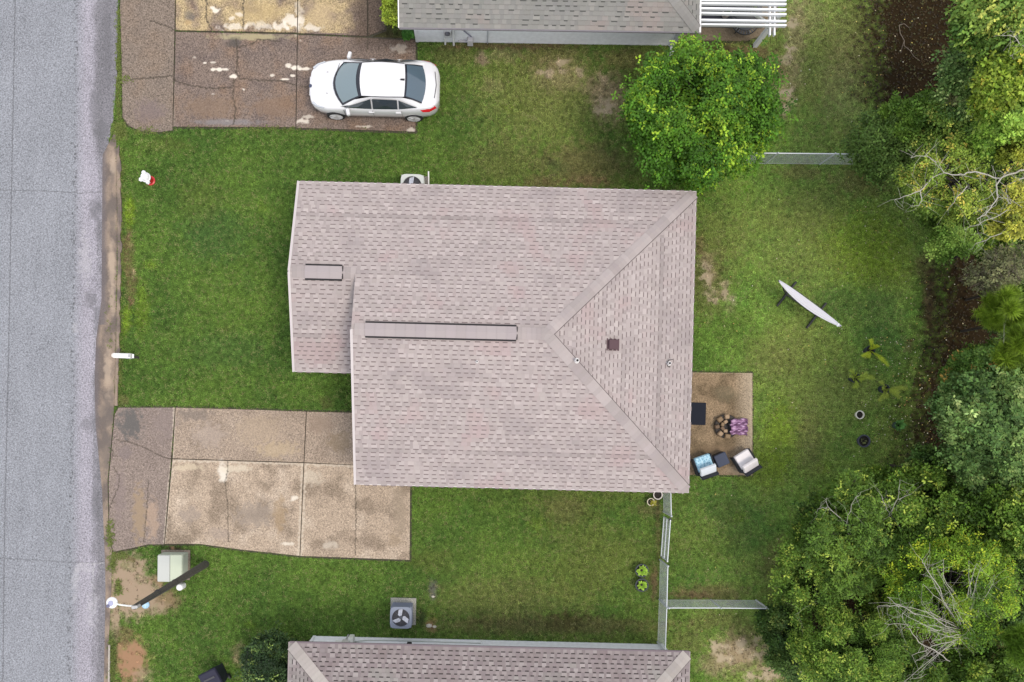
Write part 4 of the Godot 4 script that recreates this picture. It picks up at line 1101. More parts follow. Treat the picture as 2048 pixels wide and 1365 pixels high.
	part("cable", ca, M.plain_tint, house)
	var vt := MB.new(); vt.col = Color(0.015, 0.014, 0.018)
	vt.bevel_box(Vector3(fx.call(823), 0.95, wz - 0.07), Vector3(0.16, 0.26, 0.12), 0.02)
	part("wall_vent", vt, M.plain_tint, house)
	var sp := MB.new(); sp.col = Color(0.7, 0.7, 0.7)
	sp.tube(Vector3(fx.call(963), 0.5, wz - 0.02), Vector3(fx.call(963), 0.5, wz - 0.14), 0.025, 0.02, 8); sp.box(Vector3(fx.call(963), 0.54, wz - 0.14), Vector3(0.07, 0.02, 0.02))
	part("water_tap", sp, M.plain_tint, house)
	window(house, Vector3(x1 - 0.315, 1.4, 3.5), 1.4, 1.1, Vector3(1, 0, 0)); window(house, Vector3(x0 + 0.345, 1.4, 4.5), 1.6, 1.2, Vector3(-1, 0, 0))
	var hp := PackedVector2Array()
	for q in [Vector2(x0 + 0.3, wz), Vector2(x1 - 0.3, wz), Vector2(x1 - 0.3, deep), Vector2(x0 + 0.3, deep)]:
		hp.append(Vector2(m.x + q.x * cos(ang) - q.y * sin(ang), m.z + q.x * sin(ang) + q.y * cos(ang)))
	bar(hp)

# ---------------------------------------------------------------- fences
func links(b: MB, a: Vector3, e: Vector3, tall: float, lift := 0.04) -> void:      # woven wire between two posts
	var d := e - a; var ln := d.length(); d = d.normalized()
	var st := 0.065; var hi := tall - lift
	var n := int((ln + hi) / st)
	for k in n:
		var s := k * st - hi
		for way in [0, 1]:
			var p := Vector2(s, 0.0); var q := Vector2(s + hi, hi)
			if p.x < 0.0: p = Vector2(0.0, -s)
			if q.x > ln: q = Vector2(ln, ln - s)
			if q.y - p.y < 0.03: continue
			if way == 1:
				p.x = ln - p.x; q.x = ln - q.x
			b.tube(a + d * p.x + Vector3(0, lift + p.y, 0), a + d * q.x + Vector3(0, lift + q.y, 0), 0.0021, 0.0021, 3, false)

func post(parent: Node, at: Vector3, tall: float, rad := 0.03) -> void:
	var b := MB.new()
	b.lathe(at - Vector3(0, 0.05, 0), [Vector2(rad, 0), Vector2(rad, tall + 0.05), Vector2(rad * 1.2, tall + 0.055), Vector2(rad * 1.1, tall + 0.085), Vector2(rad * 0.5, tall + 0.11), Vector2(0.0, tall + 0.115)], 10)
	part("post", b, M.steel, parent)

func fence(label: String, pts: Array, tall: float) -> Node3D:
	var f := thing("chain_link_fence", label, "fence", pts[0])
	var net := MB.new(); var rail := MB.new()
	for i in pts.size():
		post(f, pts[i] - pts[0], tall + 0.02, 0.032 if i == 0 or i == pts.size() - 1 else 0.026)
		if i < pts.size() - 1:
			var p: Vector3 = pts[i] - pts[0]; var q: Vector3 = pts[i + 1] - pts[0]
			links(net, p, q, tall)
			rail.tube(p + Vector3(0, tall, 0), q + Vector3(0, tall, 0), 0.02, 0.02, 8)
			rail.tube(p + Vector3(0, 0.05, 0), q + Vector3(0, 0.05, 0), 0.004, 0.004, 4)
	part("top_rail", rail, M.steel, f)
	part("wire_mesh", net, M.steel, f, "stuff")
	return f

func fences() -> void:
	fence("chain-link fence from the bright round tree east to the shrubs", [site(1420, 327), site(1530, 328), site(1640, 329), site(1760, 330)], 1.22)
	fence("short chain-link fence running east into the willow thicket", [site(1322, 1200), site(1422, 1200), site(1512, 1201)], 1.2)
	fence("short chain-link fence panel between the roof corner and the gate", [site(1326, 972), site(1327, 1024)], 1.15)
	fence("chain-link fence from the gate south to the white-walled house", [site(1320, 1120), site(1318, 1200), site(1315, 1285)], 1.18)
	var a := site(1327, 1031); var b := site(1321, 1115)
	var g := thing("fence_gate", "chain-link gate with three rails between two fence posts", "gate", a)
	var d := b - a; var t := 1.05
	var fr := MB.new()
	for h in [0.1, 0.55, t]:
		fr.tube(Vector3(0, h, 0) + d * 0.03, d * 0.97 + Vector3(0, h, 0), 0.02, 0.02, 8)
	for s in [0.03, 0.97]:
		fr.tube(d * s + Vector3(0, 0.08, 0), d * s + Vector3(0, t + 0.02, 0), 0.02, 0.02, 8)
	part("frame", fr, M.steel, g)
	var net := MB.new(); links(net, d * 0.03, d * 0.97, t, 0.1)
	part("wire_mesh", net, M.steel, g, "stuff")
	var hg := MB.new()
	for h in [0.25, 0.9]:
		hg.box(d * 0.985 + Vector3(0, h, 0), Vector3(0.06, 0.05, 0.06))
	part("hinge", hg, M.dark, g)
	var lt := MB.new(); lt.box(d * 0.01 + Vector3(0.0, 0.98, 0), Vector3(0.08, 0.06, 0.10))
	part("latch", lt, M.dark, g)

# ---------------------------------------------------------------- pergola
func pergola() -> void:
	var h := 2.42
	var o := site(1490, 30, h)
	o.y = 0
	var p := thing("pergola", "white pergola of parallel slats built onto the grey-roofed house", "pergola", o)
	for e in [[-40, -38], [-31, -29], [-22, -20], [-12, -10], [-5, -3], [1.5, 2], [8, 9.7], [17.7, 20.4], [27, 30], [41, 43.5], [50, 52]]:
		var a := site(1402, e[0], h) - o; var b := site(1572, e[1], h) - o
		var m := MB.new()
		m.box((a + b) / 2.0, Vector3(0.055, 0.13, a.distance_to(b)), Basis.looking_at((b - a).normalized(), Vector3.UP))
		part("slat", m, M.white, p)
	for x in [1539.5, 1548.5]:
		var a := site(x, 72, h - 0.13) - o; var b := site(x, -60, h - 0.13) - o
		var m := MB.new()
		m.box((a + b) / 2.0, Vector3(0.05, 0.13, a.distance_to(b)), Basis.looking_at((b - a).normalized(), Vector3.UP))
		part("beam", m, M.white, p)
	var foot := site(1510, 92) - o
	var m2 := MB.new(); m2.box(foot + Vector3(0, 1.14, 0), Vector3(0.14, 2.32, 0.14))
	part("post", m2, M.white, p)
	var m3 := MB.new(); m3.box(site(1511, -70) - o + Vector3(0, 1.14, 0), Vector3(0.14, 2.32, 0.14))
	part("post", m3, M.white, p)
	for e in [[Vector3(-0.75, 2.28, 0), Vector3(-0.03, 1.6, 0)], [Vector3(0, 2.26, -0.8), Vector3(0, 1.6, -0.04)]]:
		var a: Vector3 = foot + e[0]; var b: Vector3 = foot + e[1]
		var m := MB.new(); m.box((a + b) / 2.0, Vector3(0.07, 0.09, a.distance_to(b)), Basis.looking_at((b - a).normalized(), Vector3.UP))
		part("brace", m, M.white, p)
	# things beneath it
	var underlay := MB.new(); underlay.col = Color(0.02, 0.022, 0.035)  # dark sheet laid in to give the deep shade below the slats
	var c := site(1462, 12)
	underlay.box(Vector3(c.x, 0.056, c.z), Vector3(2.2, 0.012, 1.6), Basis(Vector3.UP, -0.015))
	top("shade_underlay", underlay, M.plain_tint, "", "dark navy rug added in place of the deep shade under the white pergola", "underlay")
	var tb := site(1482, 55)
	var t := thing("patio_table", "black round table with a slotted rim, half under the pergola", "table", Vector3(tb.x, 0.05, tb.z))
	var dk := MB.new(); dk.lathe(Vector3(0, 0.4, 0), [Vector2(0.32, 0), Vector2(0.34, 0.02), Vector2(0.33, 0.035), Vector2(0.0, 0.03)], 28)
	part("tabletop", dk, mat(lin(0.03, 0.03, 0.033), 0.5), t)
	for k in 26:
		var an := TAU * k / 26.0
		var sl := MB.new(); sl.box(Vector3(cos(an) * 0.41, 0.42, sin(an) * 0.41), Vector3(0.13, 0.02, 0.045), Basis(Vector3.UP, -an))
		part("rim_slat", sl, mat(lin(0.05, 0.05, 0.052), 0.45), t)
	var rm := MB.new()
	rm.lathe(Vector3(0, 0.395, 0), [Vector2(0.47, 0), Vector2(0.49, 0.02), Vector2(0.47, 0.045), Vector2(0.455, 0.04)], 30)
	part("rim", rm, M.black, t)
	for k in 4:
		var an := PI / 4.0 + k * PI / 2.0
		var lg := MB.new(); lg.tube(Vector3(cos(an), 0, sin(an)) * 0.33, Vector3(cos(an) * 0.22, 0.41, sin(an) * 0.22), 0.02, 0.02, 6)
		part("leg", lg, M.black, t)
	flower_pot(site(1449, 33), 0.15, 0.3, Color(0.5, 0.45, 0.42), "pale-rimmed pot with a green plant beneath the pergola slats", 10, Color(0.03, 0.08, 0.02), 0.14, 0.05)
	flower_pot(site(1502, 22), 0.14, 0.3, Color(0.03, 0.03, 0.04), "dark pot with a yellow-green plant beneath the pergola slats", 16, Color(0.14, 0.2, 0.03), 0.16, 0.05)

# ---------------------------------------------------------------- the car
func car() -> void:
	var at := site(749.5, 176, 0.7); at.y = 0.046
	var k := thing("parked_car", "white four-door sedan parked on the dark driveway", "car", at, -0.026)
	var paint := mat(lin(0.66, 0.66, 0.69), 0.25, 0.0, 0.5); paint.clearcoat_enabled = true; paint.clearcoat = 0.8; paint.clearcoat_roughness = 0.06
	var st := [[-2.26, 0.34, 0.66, 0.60], [-2.21, 0.56, 0.70, 0.66], [-2.1, 0.70, 0.76, 0.71], [-1.9, 0.805, 0.83, 0.77], [-1.6, 0.87, 0.90, 0.83], [-1.3, 0.895, 0.96, 0.88], [-1.0, 0.905, 1.0, 0.91], [-0.5, 0.91, 1.0, 0.93], [0.0, 0.91, 1.0, 0.94], [0.5, 0.91, 1.0, 0.95], [1.0, 0.91, 1.02, 0.97], [1.4, 0.905, 1.06, 1.0], [1.7, 0.885, 1.09, 1.02], [1.95, 0.84, 1.09, 1.01], [2.1, 0.76, 1.07, 0.98], [2.2, 0.64, 1.0, 0.92], [2.26, 0.46, 0.86, 0.8]]
	for side in [-1.0, 1.0]:
		var rows := []
		for s in st:
			var w: float = s[1]; var x: float = s[0]
			var f := PackedVector3Array([Vector3(x * 0.985, 0.2, side * w * 0.86), Vector3(x, 0.36, side * w * 0.985), Vector3(x, 0.55, side * w), Vector3(x, lerpf(0.55, s[3], 0.6), side * w * 0.992), Vector3(x, s[3], side * w * 0.95), Vector3(x, s[3] + 0.025, side * w * 0.88)])
			if side > 0.0: f.reverse()
			rows.append(f)
		var b := MB.new(); b.sheet(rows)
		part("body_side", b, paint, k)
	for e in [[0, 7, "bonnet"], [11, 17, "boot_lid"]]:
		var rows := []
		for i in range(e[0], e[1]):
			var s: Array = st[i]
			var line := PackedVector3Array()
			for j in 9:
				var z: float = (j / 4.0 - 1.0)
				line.append(Vector3(s[0] - (0.0 if i != 6 else 0.0), lerpf(s[2], s[3] + 0.025, pow(absf(z), 2.2)), z * s[1] * 0.88))
			rows.append(line)
		var b := MB.new(); b.sheet(rows)
		part(e[2], b, paint, k)
	var low := MB.new()
	low.box(Vector3(0, 0.42, 0), Vector3(4.2, 0.42, 1.4)); low.box(Vector3(0.2, 0.78, 0), Vector3(2.6, 0.3, 1.5))
	part("underbody", low, M.black, k)
	for s in [[-2.255, 0.34], [2.25, 0.46]]:
		var e := MB.new(); e.box(Vector3(s[0], 0.45, 0), Vector3(0.02, 0.46, s[1] * 1.9))
		part("bumper", e, paint, k)
	# cabin: rings of curves from belt to roof
	var arc := func(x: float, bow: float, hw: float, y: float, crown: float) -> PackedVector3Array:
		var l := PackedVector3Array()
		for j in 9:
			var z := j / 4.0 - 1.0
			l.append(Vector3(x + bow * z * z, y - crown * z * z, z * hw))
		return l
	var panel := func(called: String, lines: Array, m: Material, parent: Node) -> MeshInstance3D:
		var b := MB.new(); b.sheet(lines)
		return part(called, b, m, parent)
	var mix := func(a: PackedVector3Array, b: PackedVector3Array, t: float, up: float) -> PackedVector3Array:
		var l := PackedVector3Array()
		for j in a.size(): l.append(a[j].lerp(b[j], t) + Vector3(0, up, 0))
		return l
	var narrow := func(a: PackedVector3Array, f: float, up: Vector3) -> PackedVector3Array:
		var l := PackedVector3Array()
		var c: Vector3 = a[4]
		for p in a: l.append(Vector3(c.x + (p.x - c.x) * f * f, c.y + (p.y - c.y) * f * f, p.z * f) + up)
		return l
	var wb: PackedVector3Array = arc.call(-1.40, 0.34, 0.75, 1.0, 0.045)
	var wt: PackedVector3Array = arc.call(-0.42, 0.07, 0.565, 1.43, 0.04)
	var rf: PackedVector3Array = arc.call(-0.42, 0.07, 0.565, 1.43, 0.04)
	var rr: PackedVector3Array = arc.call(1.12, -0.03, 0.555, 1.425, 0.04)
	var rb: PackedVector3Array = arc.call(1.83, -0.14, 0.66, 1.075, 0.03)
	var roofm: PackedVector3Array = arc.call(0.3, 0.02, 0.59, 1.475, 0.05)
	var frit := mat(lin(0.012, 0.014, 0.022), 0.12, 0.0, 0.5)
	var screen := mat(lin(0.15, 0.20, 0.225), 0.05, 0.0, 0.6)
	var back := mat(lin(0.07, 0.105, 0.14), 0.05, 0.0, 0.6)
	panel.call("roof_panel", [rf, mix.call(rf, roofm, 0.55, 0.012), roofm, mix.call(roofm, rr, 0.5, 0.014), rr], paint, k)
	var ws: MeshInstance3D = panel.call("windscreen", [wb, mix.call(wb, wt, 0.5, 0.03), wt], frit, k)
	panel.call("pane", [narrow.call(mix.call(wb, wt, 0.09, 0.012), 0.93, Vector3.ZERO), narrow.call(mix.call(wb, wt, 0.5, 0.037), 0.93, Vector3.ZERO), narrow.call(mix.call(wb, wt, 0.86, 0.017), 0.93, Vector3.ZERO)], screen, ws)
	var rwn: MeshInstance3D = panel.call("rear_window", [rr, mix.call(rr, rb, 0.5, 0.035), rb], frit, k)
	panel.call("pane", [narrow.call(mix.call(rr, rb, 0.10, 0.015), 0.94, Vector3.ZERO), narrow.call(mix.call(rr, rb, 0.5, 0.043), 0.93, Vector3.ZERO), narrow.call(mix.call(rr, rb, 0.96, 0.008), 0.93, Vector3.ZERO)], back, rwn)
	for side in [-1.0, 1.0]:
		var j := 0 if side < 0.0 else 8
		# white shell from belt to roof edge
		var belt := [Vector3(-1.16, 0.965, 0.79 * side), Vector3(-0.7, 0.965, 0.825 * side), Vector3(0.1, 0.97, 0.835 * side), Vector3(0.9, 0.995, 0.83 * side), Vector3(1.5, 1.03, 0.80 * side), Vector3(1.8, 1.05, 0.73 * side)]
		var edge := [wb[j], wb[j].lerp(wt[j], 0.62), wt[j].lerp(roofm[j], 0.6), roofm[j].lerp(rr[j], 0.75), rr[j].lerp(rb[j], 0.45), rb[j]]
		var rows := []
		for t in [0.0, 0.5, 1.0]:
			var l := PackedVector3Array()
			for q in 6: l.append(belt[q].lerp(edge[q], t) + Vector3(0, 0.0, side * 0.03 * sin(t * PI)))
			if side > 0.0: rows.append(l)
			else: rows.push_front(l)
		var sh := MB.new(); sh.sheet(rows)
		part("cabin_side", sh, paint, k)
		var gl := MB.new()
		var lo := [Vector3(-1.02, 0.985, 0.835 * side), Vector3(-0.05, 0.985, 0.862 * side), Vector3(0.0, 0.986, 0.862 * side), Vector3(0.85, 1.005, 0.858 * side), Vector3(0.9, 1.01, 0.857 * side), Vector3(1.52, 1.055, 0.805 * side)]
		var hi := [Vector3(-0.98, 1.0, 0.83 * side), Vector3(-0.05, 1.375, 0.665 * side), Vector3(0.0, 1.378, 0.663 * side), Vector3(0.85, 1.345, 0.668 * side), Vector3(0.9, 1.335, 0.67 * side), Vector3(1.5, 1.07, 0.80 * side)]
		var win := ["front_side_window", "rear_side_window", "quarter_window"]
		for q in 3:
			gl = MB.new()
			var a: Vector3 = lo[q * 2]; var b2: Vector3 = lo[q * 2 + 1]; var c2: Vector3 = hi[q * 2 + 1]; var d2: Vector3 = hi[q * 2]
			var mid := (a + b2 + c2 + d2) / 4.0 + Vector3(0, 0, side * 0.045)
			for t in [[a, b2], [b2, c2], [c2, d2], [d2, a]]:
				if side > 0.0: gl.tri(t[0], t[1], mid)
				else: gl.tri(t[1], t[0], mid)
			part(win[q], gl, M.glass, k)
		var rail := MB.new()
		rail.path([Vector3(-0.36, 1.40, 0.575 * side), Vector3(0.3, 1.438, 0.60 * side), Vector3(1.08, 1.395, 0.575 * side)], 0.013, 0.013, 6)
		part("roof_trim", rail, M.black, k)
		var mi := MB.new()
		mi.bevel_box(Vector3(-0.86, 0.98, 0.98 * side), Vector3(0.13, 0.15, 0.24), 0.04, Basis(Vector3.UP, 0.25 * side))
		mi.box(Vector3(-0.88, 0.95, 0.88 * side), Vector3(0.08, 0.05, 0.12))
		part("door_mirror", mi, paint, k)
		for x in [-0.12, 0.82]:
			var hd := MB.new(); hd.bevel_box(Vector3(x + 0.05, 0.83, 0.915 * side), Vector3(0.2, 0.04, 0.05), 0.012)
			part("door_handle", hd, paint, k)
		for x in [-1.02, -0.02, 0.98]:
			var gp := MB.new(); gp.box(Vector3(x, 0.64, 0.902 * side), Vector3(0.008, 0.56, 0.02))
			part("door_gap", gp, M.dark, k)
		var hl := MB.new(); hl.col = Color(0.45, 0.47, 0.5)
		hl.path([Vector3(-2.13, 0.735, 0.60 * side), Vector3(-1.98, 0.775, 0.72 * side), Vector3(-1.72, 0.825, 0.80 * side)], 0.05, 0.02, 8)
		part("headlight", hl, mat(lin(0.5, 0.52, 0.56), 0.1, 0.3), k)
		var tl := MB.new()
		tl.sheet([PackedVector3Array([Vector3(1.62, 1.015, 0.80 * side), Vector3(1.85, 1.03, 0.775 * side), Vector3(2.06, 1.02, 0.67 * side)]), PackedVector3Array([Vector3(1.64, 0.985, 0.865 * side), Vector3(1.88, 0.975, 0.845 * side), Vector3(2.16, 0.96, 0.72 * side)]), PackedVector3Array([Vector3(1.72, 0.90, 0.895 * side), Vector3(1.94, 0.86, 0.862 * side), Vector3(2.19, 0.86, 0.725 * side)])])
		part("tail_light", tl, mat(lin(0.55, 0.012, 0.02), 0.15), k)
		for x in [-1.38, 1.36]:
			var ty := MB.new()
			var tr := Basis(Vector3(1, 0, 0), PI / 2.0 * side)
			ty.lathe(Vector3(x, 0.32, 0.70 * side), [Vector2(0.2, 0.0), Vector2(0.32, 0.0), Vector2(0.325, 0.05), Vector2(0.325, 0.18), Vector2(0.31, 0.225), Vector2(0.24, 0.232)], 24, tr)
			var wh := part("wheel", ty, mat(lin(0.015, 0.015, 0.016), 0.9), k)
			var ri := MB.new()
			ri.lathe(Vector3(x, 0.32, 0.70 * side), [Vector2(0.24, 0.228), Vector2(0.225, 0.24), Vector2(0.2, 0.225), Vector2(0.0, 0.235)], 20, tr)
			for q in 5:
				var an := TAU * q / 5.0
				ri.box(Vector3(x + cos(an) * 0.12, 0.32 + sin(an) * 0.12, 0.935 * side), Vector3(0.22, 0.06, 0.02), Basis(Vector3(0, 0, 1), an))
			part("rim", ri, mat(lin(0.6, 0.6, 0.62), 0.4, 0.2), wh)
	var fin := MB.new()
	fin.sheet([PackedVector3Array([Vector3(0.93, 1.455, -0.02), Vector3(1.0, 1.50, 0.0), Vector3(0.93, 1.455, 0.02)]), PackedVector3Array([Vector3(1.09, 1.43, -0.03), Vector3(1.09, 1.515, 0.0), Vector3(1.09, 1.43, 0.03)])])
	fin.box(Vector3(1.04, 1.46, 0), Vector3(0.13, 0.05, 0.04))
	part("antenna_fin", fin, M.black, k)
	var wi := MB.new()
	for s in [-0.25, 0.42]:
		wi.tube(Vector3(-1.33 + s * s * 0.3, 1.03, s), Vector3(-1.30 + 0.12, 1.045, s - 0.42), 0.012, 0.008, 5)
	part("wiper", wi, M.black, k)
	var gr := MB.new(); gr.box(Vector3(-2.255, 0.42, 0), Vector3(0.03, 0.2, 0.7))
	part("grille", gr, M.black, k)
	var bg := MB.new(); bg.lathe(Vector3(-2.235, 0.69, 0), [Vector2(0.06, 0), Vector2(0.06, 0.015), Vector2(0, 0.02)], 14, Basis(Vector3(0, 0, 1), 0.5))
	part("badge", bg, mat(lin(0.03, 0.04, 0.09), 0.3), k)
	for s in [-0.42, 0.32]:
		var nz := MB.new(); nz.bevel_box(Vector3(-1.62, 0.905, s), Vector3(0.05, 0.02, 0.06), 0.008)
		part("washer_nozzle", nz, mat(lin(0.45, 0.45, 0.46), 0.5), k)
	var seam := MB.new()
	seam.path([Vector3(2.11, 1.07, -0.45), Vector3(2.165, 1.05, 0.0), Vector3(2.11, 1.07, 0.45)], 0.012, 0.012, 5)
	part("boot_gap", seam, M.dark, k)

# ---------------------------------------------------------------- things along the street
func street_things() -> void:
	# hydrant
	var at := site(301, 362)
	var h := thing("fire_hydrant", "small red fire hydrant with white bonnet and caps on the front lawn", "hydrant", at, 0.4)
	var b := MB.new()
	b.lathe(Vector3.ZERO, [Vector2(0.17, 0), Vector2(0.17, 0.04), Vector2(0.125, 0.06), Vector2(0.12, 0.40), Vector2(0.125, 0.42)], 18)
	part("barrel", b, mat(lin(0.46, 0.015, 0.02), 0.4), h)
	b = MB.new()
	b.lathe(Vector3(0, 0.42, 0), [Vector2(0.17, 0), Vector2(0.175, 0.04), Vector2(0.15, 0.07), Vector2(0.14, 0.14), Vector2(0.10, 0.22), Vector2(0.045, 0.26), Vector2(0.04, 0.31), Vector2(0, 0.32)], 18)
	part("bonnet", b, M.white, h)
	for k in 3:
		var an := [PI * 0.5, -PI * 0.5, PI][k] as float
		b = MB.new()
		b.tube(Vector3.UP * 0.44, Vector3(cos(an) * 0.22, 0.44, sin(an) * 0.22), 0.065, 0.075, 12)
		b.tube(Vector3(cos(an) * 0.22, 0.44, sin(an) * 0.22), Vector3(cos(an) * 0.26, 0.44, sin(an) * 0.26), 0.03, 0.025, 6)
		part("nozzle_cap", b, M.white, h)
	# mailbox
	at = site(283, 716)
	var mb := thing("mailbox", "white mailbox on a post at the street edge of the lawn", "mailbox", at, -0.03)
	b = MB.new(); b.box(Vector3(-0.12, 0.5, 0), Vector3(0.08, 1.0, 0.08))
	part("post", b, M.wood, mb)
	b = MB.new(); b.box(Vector3(-0.12, 0.98, 0), Vector3(0.5, 0.03, 0.14))
	part("bracket", b, M.white, mb)
	var rows := []
	for x in [-0.50, 0.08]:
		var l := PackedVector3Array()
		for j in 9:
			var an := PI * j / 8.0
			l.append(Vector3(x, 1.10 + sin(an) * 0.085, -cos(an) * 0.085))
		l.insert(0, Vector3(x, 1.0, -0.085)); l.append(Vector3(x, 1.0, 0.085))
		rows.append(l)
	b = MB.new(); b.sheet(rows); b.box(Vector3(-0.21, 1.0, 0), Vector3(0.56, 0.01, 0.165))
	for x in [-0.497, 0.077]:
		b.box(Vector3(x, 1.06, 0), Vector3(0.012, 0.12, 0.16)); b.tube(Vector3(x - 0.006, 1.105, 0), Vector3(x + 0.006, 1.105, 0), 0.08, 0.08, 16)
	var body := part("body", b, mat(lin(0.80, 0.80, 0.80), 0.4), mb)
	b = MB.new(); b.tube(Vector3(-0.51, 1.10, 0), Vector3(-0.54, 1.085, 0), 0.088, 0.075, 14)
	part("door", b, mat(lin(0.75, 0.70, 0.68), 0.5), body)
	b = MB.new(); b.box(Vector3(0.045, 1.19, 0.0), Vector3(0.06, 0.012, 0.10)); b.box(Vector3(0.02, 1.12, 0.095), Vector3(0.2, 0.03, 0.01))
	part("flag", b, mat(lin(0.35, 0.36, 0.38), 0.5), body)
	# utility cabinet
	at = site(339, 1137, 0.62); at.y = 0
	var u := thing("utility_cabinet", "pale green box-shaped utility cabinet beside the lamp post", "cabinet", at, -0.01)
	b = MB.new(); b.box(Vector3(0, 0.02, 0), Vector3(1.02, 0.12, 1.06))
	part("pad", b, grain(mat(lin(0.25, 0.2, 0.16), 0.9), 0.06, 0.7, 1.0, 81), u)
	b = MB.new(); b.col = Color(0.36, 0.40, 0.33); b.box(Vector3(0.02, 0.33, -0.01), Vector3(0.86, 0.52, 0.90))
	part("casing", b, M.plain_tint, u)
	b = MB.new(); b.col = Color(0.43, 0.44, 0.42); b.bevel_box(Vector3(-0.21, 0.615, 0.015), Vector3(0.44, 0.06, 0.93), 0.025, Basis(Vector3(0, 0, 1), 0.05))
	part("lid", b, M.plain_tint, u)
	b = MB.new(); b.col = Color(0.43, 0.47, 0.37); b.bevel_box(Vector3(0.225, 0.615, 0.0), Vector3(0.42, 0.06, 0.93), 0.025, Basis(Vector3(0, 0, 1), -0.04))
	part("lid", b, M.plain_tint, u)
	b = MB.new(); b.col = Color(0.30, 0.33, 0.28)
	for k in 7: b.box(Vector3(0.455, 0.16 + k * 0.06, 0), Vector3(0.016, 0.02, 0.78))
	part("vent", b, M.plain_tint, u)
	# pedestal
	at = site(366, 1171)
	var pd := thing("cable_pedestal", "short white round-topped pedestal by the cabinet corner", "pedestal", at)
	b = MB.new(); b.bevel_box(Vector3(0, 0.16, 0), Vector3(0.2, 0.34, 0.2), 0.05)
	part("casing", b, M.white, pd)
	b = MB.new(); b.lathe(Vector3(0, 0.33, 0), [Vector2(0.115, 0), Vector2(0.12, 0.03), Vector2(0.10, 0.065), Vector2(0.05, 0.075), Vector2(0, 0.078)], 16)
	part("cap", b, mat(lin(0.66, 0.66, 0.67), 0.5), pd)
	# lamp post
	at = site(411, 1129)
	var p := thing("street_lamp", "tall dark wooden lamp post with a white lamp head over the road edge", "street lamp", at)
	b = MB.new()
	b.tube(Vector3(0, -0.1, 0), Vector3(0.0, 6.1, 0.02), 0.135, 0.075, 16)
	part("pole", b, M.wood, p)
	b = MB.new()
	for y in [3.0, 4.4]:
		b.tube(Vector3(0, y, 0), Vector3(0, y + 0.05, 0), 0.125 - y * 0.006, 0.125 - y * 0.006, 14)
	part("band", b, M.dark, p)
	var tip := site(222, 1207, 6.25) - at; var top2 := Vector3(0, 6.0, 0.02)
	b = MB.new(); b.path([top2, top2.lerp(tip, 0.3) + Vector3(0, 0.06, 0.0), top2.lerp(tip, 0.65) + Vector3(0, 0.06, 0.0), tip + Vector3(0.12, 0.0, 0)], 0.028, 0.026, 8)
	part("arm", b, mat(lin(0.62, 0.62, 0.62), 0.4, 0.2), p)
	b = MB.new(); b.bevel_box(top2 + Vector3(-0.03, 0.02, 0.01), Vector3(0.13, 0.2, 0.11), 0.03); b.tube(top2 + Vector3(0.05, -0.1, 0.0), top2 + Vector3(0.05, 0.115, 0.0), 0.05, 0.045, 10)
	part("bracket", b, mat(lin(0.42, 0.42, 0.42), 0.5, 0.3), p)
	b = MB.new(); b.lathe(tip + Vector3(0, -0.12, 0), [Vector2(0.10, 0), Vector2(0.155, 0.05), Vector2(0.16, 0.09), Vector2(0.13, 0.13), Vector2(0.06, 0.15), Vector2(0, 0.155)], 22)
	var head := part("lamp_head", b, mat(lin(0.72, 0.72, 0.74), 0.35), p)
	b = MB.new(); b.lathe(tip + Vector3(0.0, 0.03, 0.0), [Vector2(0.075, 0), Vector2(0.075, 0.02), Vector2(0, 0.025)], 16)
	part("plate", b, mat(lin(0.32, 0.33, 0.48), 0.5), head)
	b = MB.new(); b.lathe(tip + Vector3(-0.07, 0.0, 0.07), [Vector2(0.045, 0), Vector2(0.045, 0.07), Vector2(0.03, 0.085), Vector2(0, 0.09)], 12)
	part("photocell", b, mat(lin(0.12, 0.12, 0.2), 0.4), head)
	b = MB.new(); b.path([Vector3(0.11, 0.1, 0.0), Vector3(0.10, 2.5, 0.0), Vector3(0.075, 5.9, 0.02)], 0.012, 0.012, 5)
	part("ground_wire", b, M.dark, p)
	# lid on the ground
	at = site(291, 1210)
	var lid := MB.new(); lid.col = Color(0.30, 0.47, 0.62)
	lid.lathe(Vector3.ZERO, [Vector2(0.14, -0.02), Vector2(0.14, 0.03), Vector2(0.12, 0.045), Vector2(0.03, 0.05), Vector2(0.0, 0.045)], 18)
	lid.col = Color(0.45, 0.6, 0.7); lid.box(Vector3(0, 0.05, 0), Vector3(0.2, 0.012, 0.03)); lid.box(Vector3(0, 0.05, 0), Vector3(0.03, 0.014, 0.2))
	var lo := top("meter_lid", lid, M.plain_tint, "", "pale blue round meter lid set in the bare dirt", "utility lid")
	lo.position = at
	lid = MB.new(); lid.col = Color(0.42, 0.45, 0.47)
	lid.lathe(Vector3.ZERO, [Vector2(0.10, -0.02), Vector2(0.10, 0.025), Vector2(0.0, 0.03)], 14)
	# covered bin at the bottom edge
	at = site(424, 1361, 0.9); at.y = 0
	var bin := thing("wheeled_bin", "dark navy bin cut off by the bottom edge, left of the dark bush", "bin", at, 0.45)
	b = MB.new(); b.col = Color(0.018, 0.02, 0.035)
	b.sheet([PackedVector3Array([Vector3(-0.22, 0.05, -0.25), Vector3(0.22, 0.05, -0.25), Vector3(0.22, 0.05, 0.25), Vector3(-0.22, 0.05, 0.25), Vector3(-0.22, 0.05, -0.25)]), PackedVector3Array([Vector3(-0.3, 0.95, -0.34), Vector3(0.3, 0.95, -0.34), Vector3(0.3, 0.95, 0.34), Vector3(-0.3, 0.95, 0.34), Vector3(-0.3, 0.95, -0.34)])])
	part("body", b, M.plain_tint, bin)
	b = MB.new(); b.col = Color(0.02, 0.022, 0.04); b.bevel_box(Vector3(0, 1.0, 0), Vector3(0.66, 0.1, 0.74), 0.05, Basis(Vector3(1, 0, 0), 0.12)); b.col = Color(0.06, 0.06, 0.07); b.box(Vector3(0, 1.07, -0.1), Vector3(0.4, 0.03, 0.06))
	part("lid", b, M.plain_tint, bin)
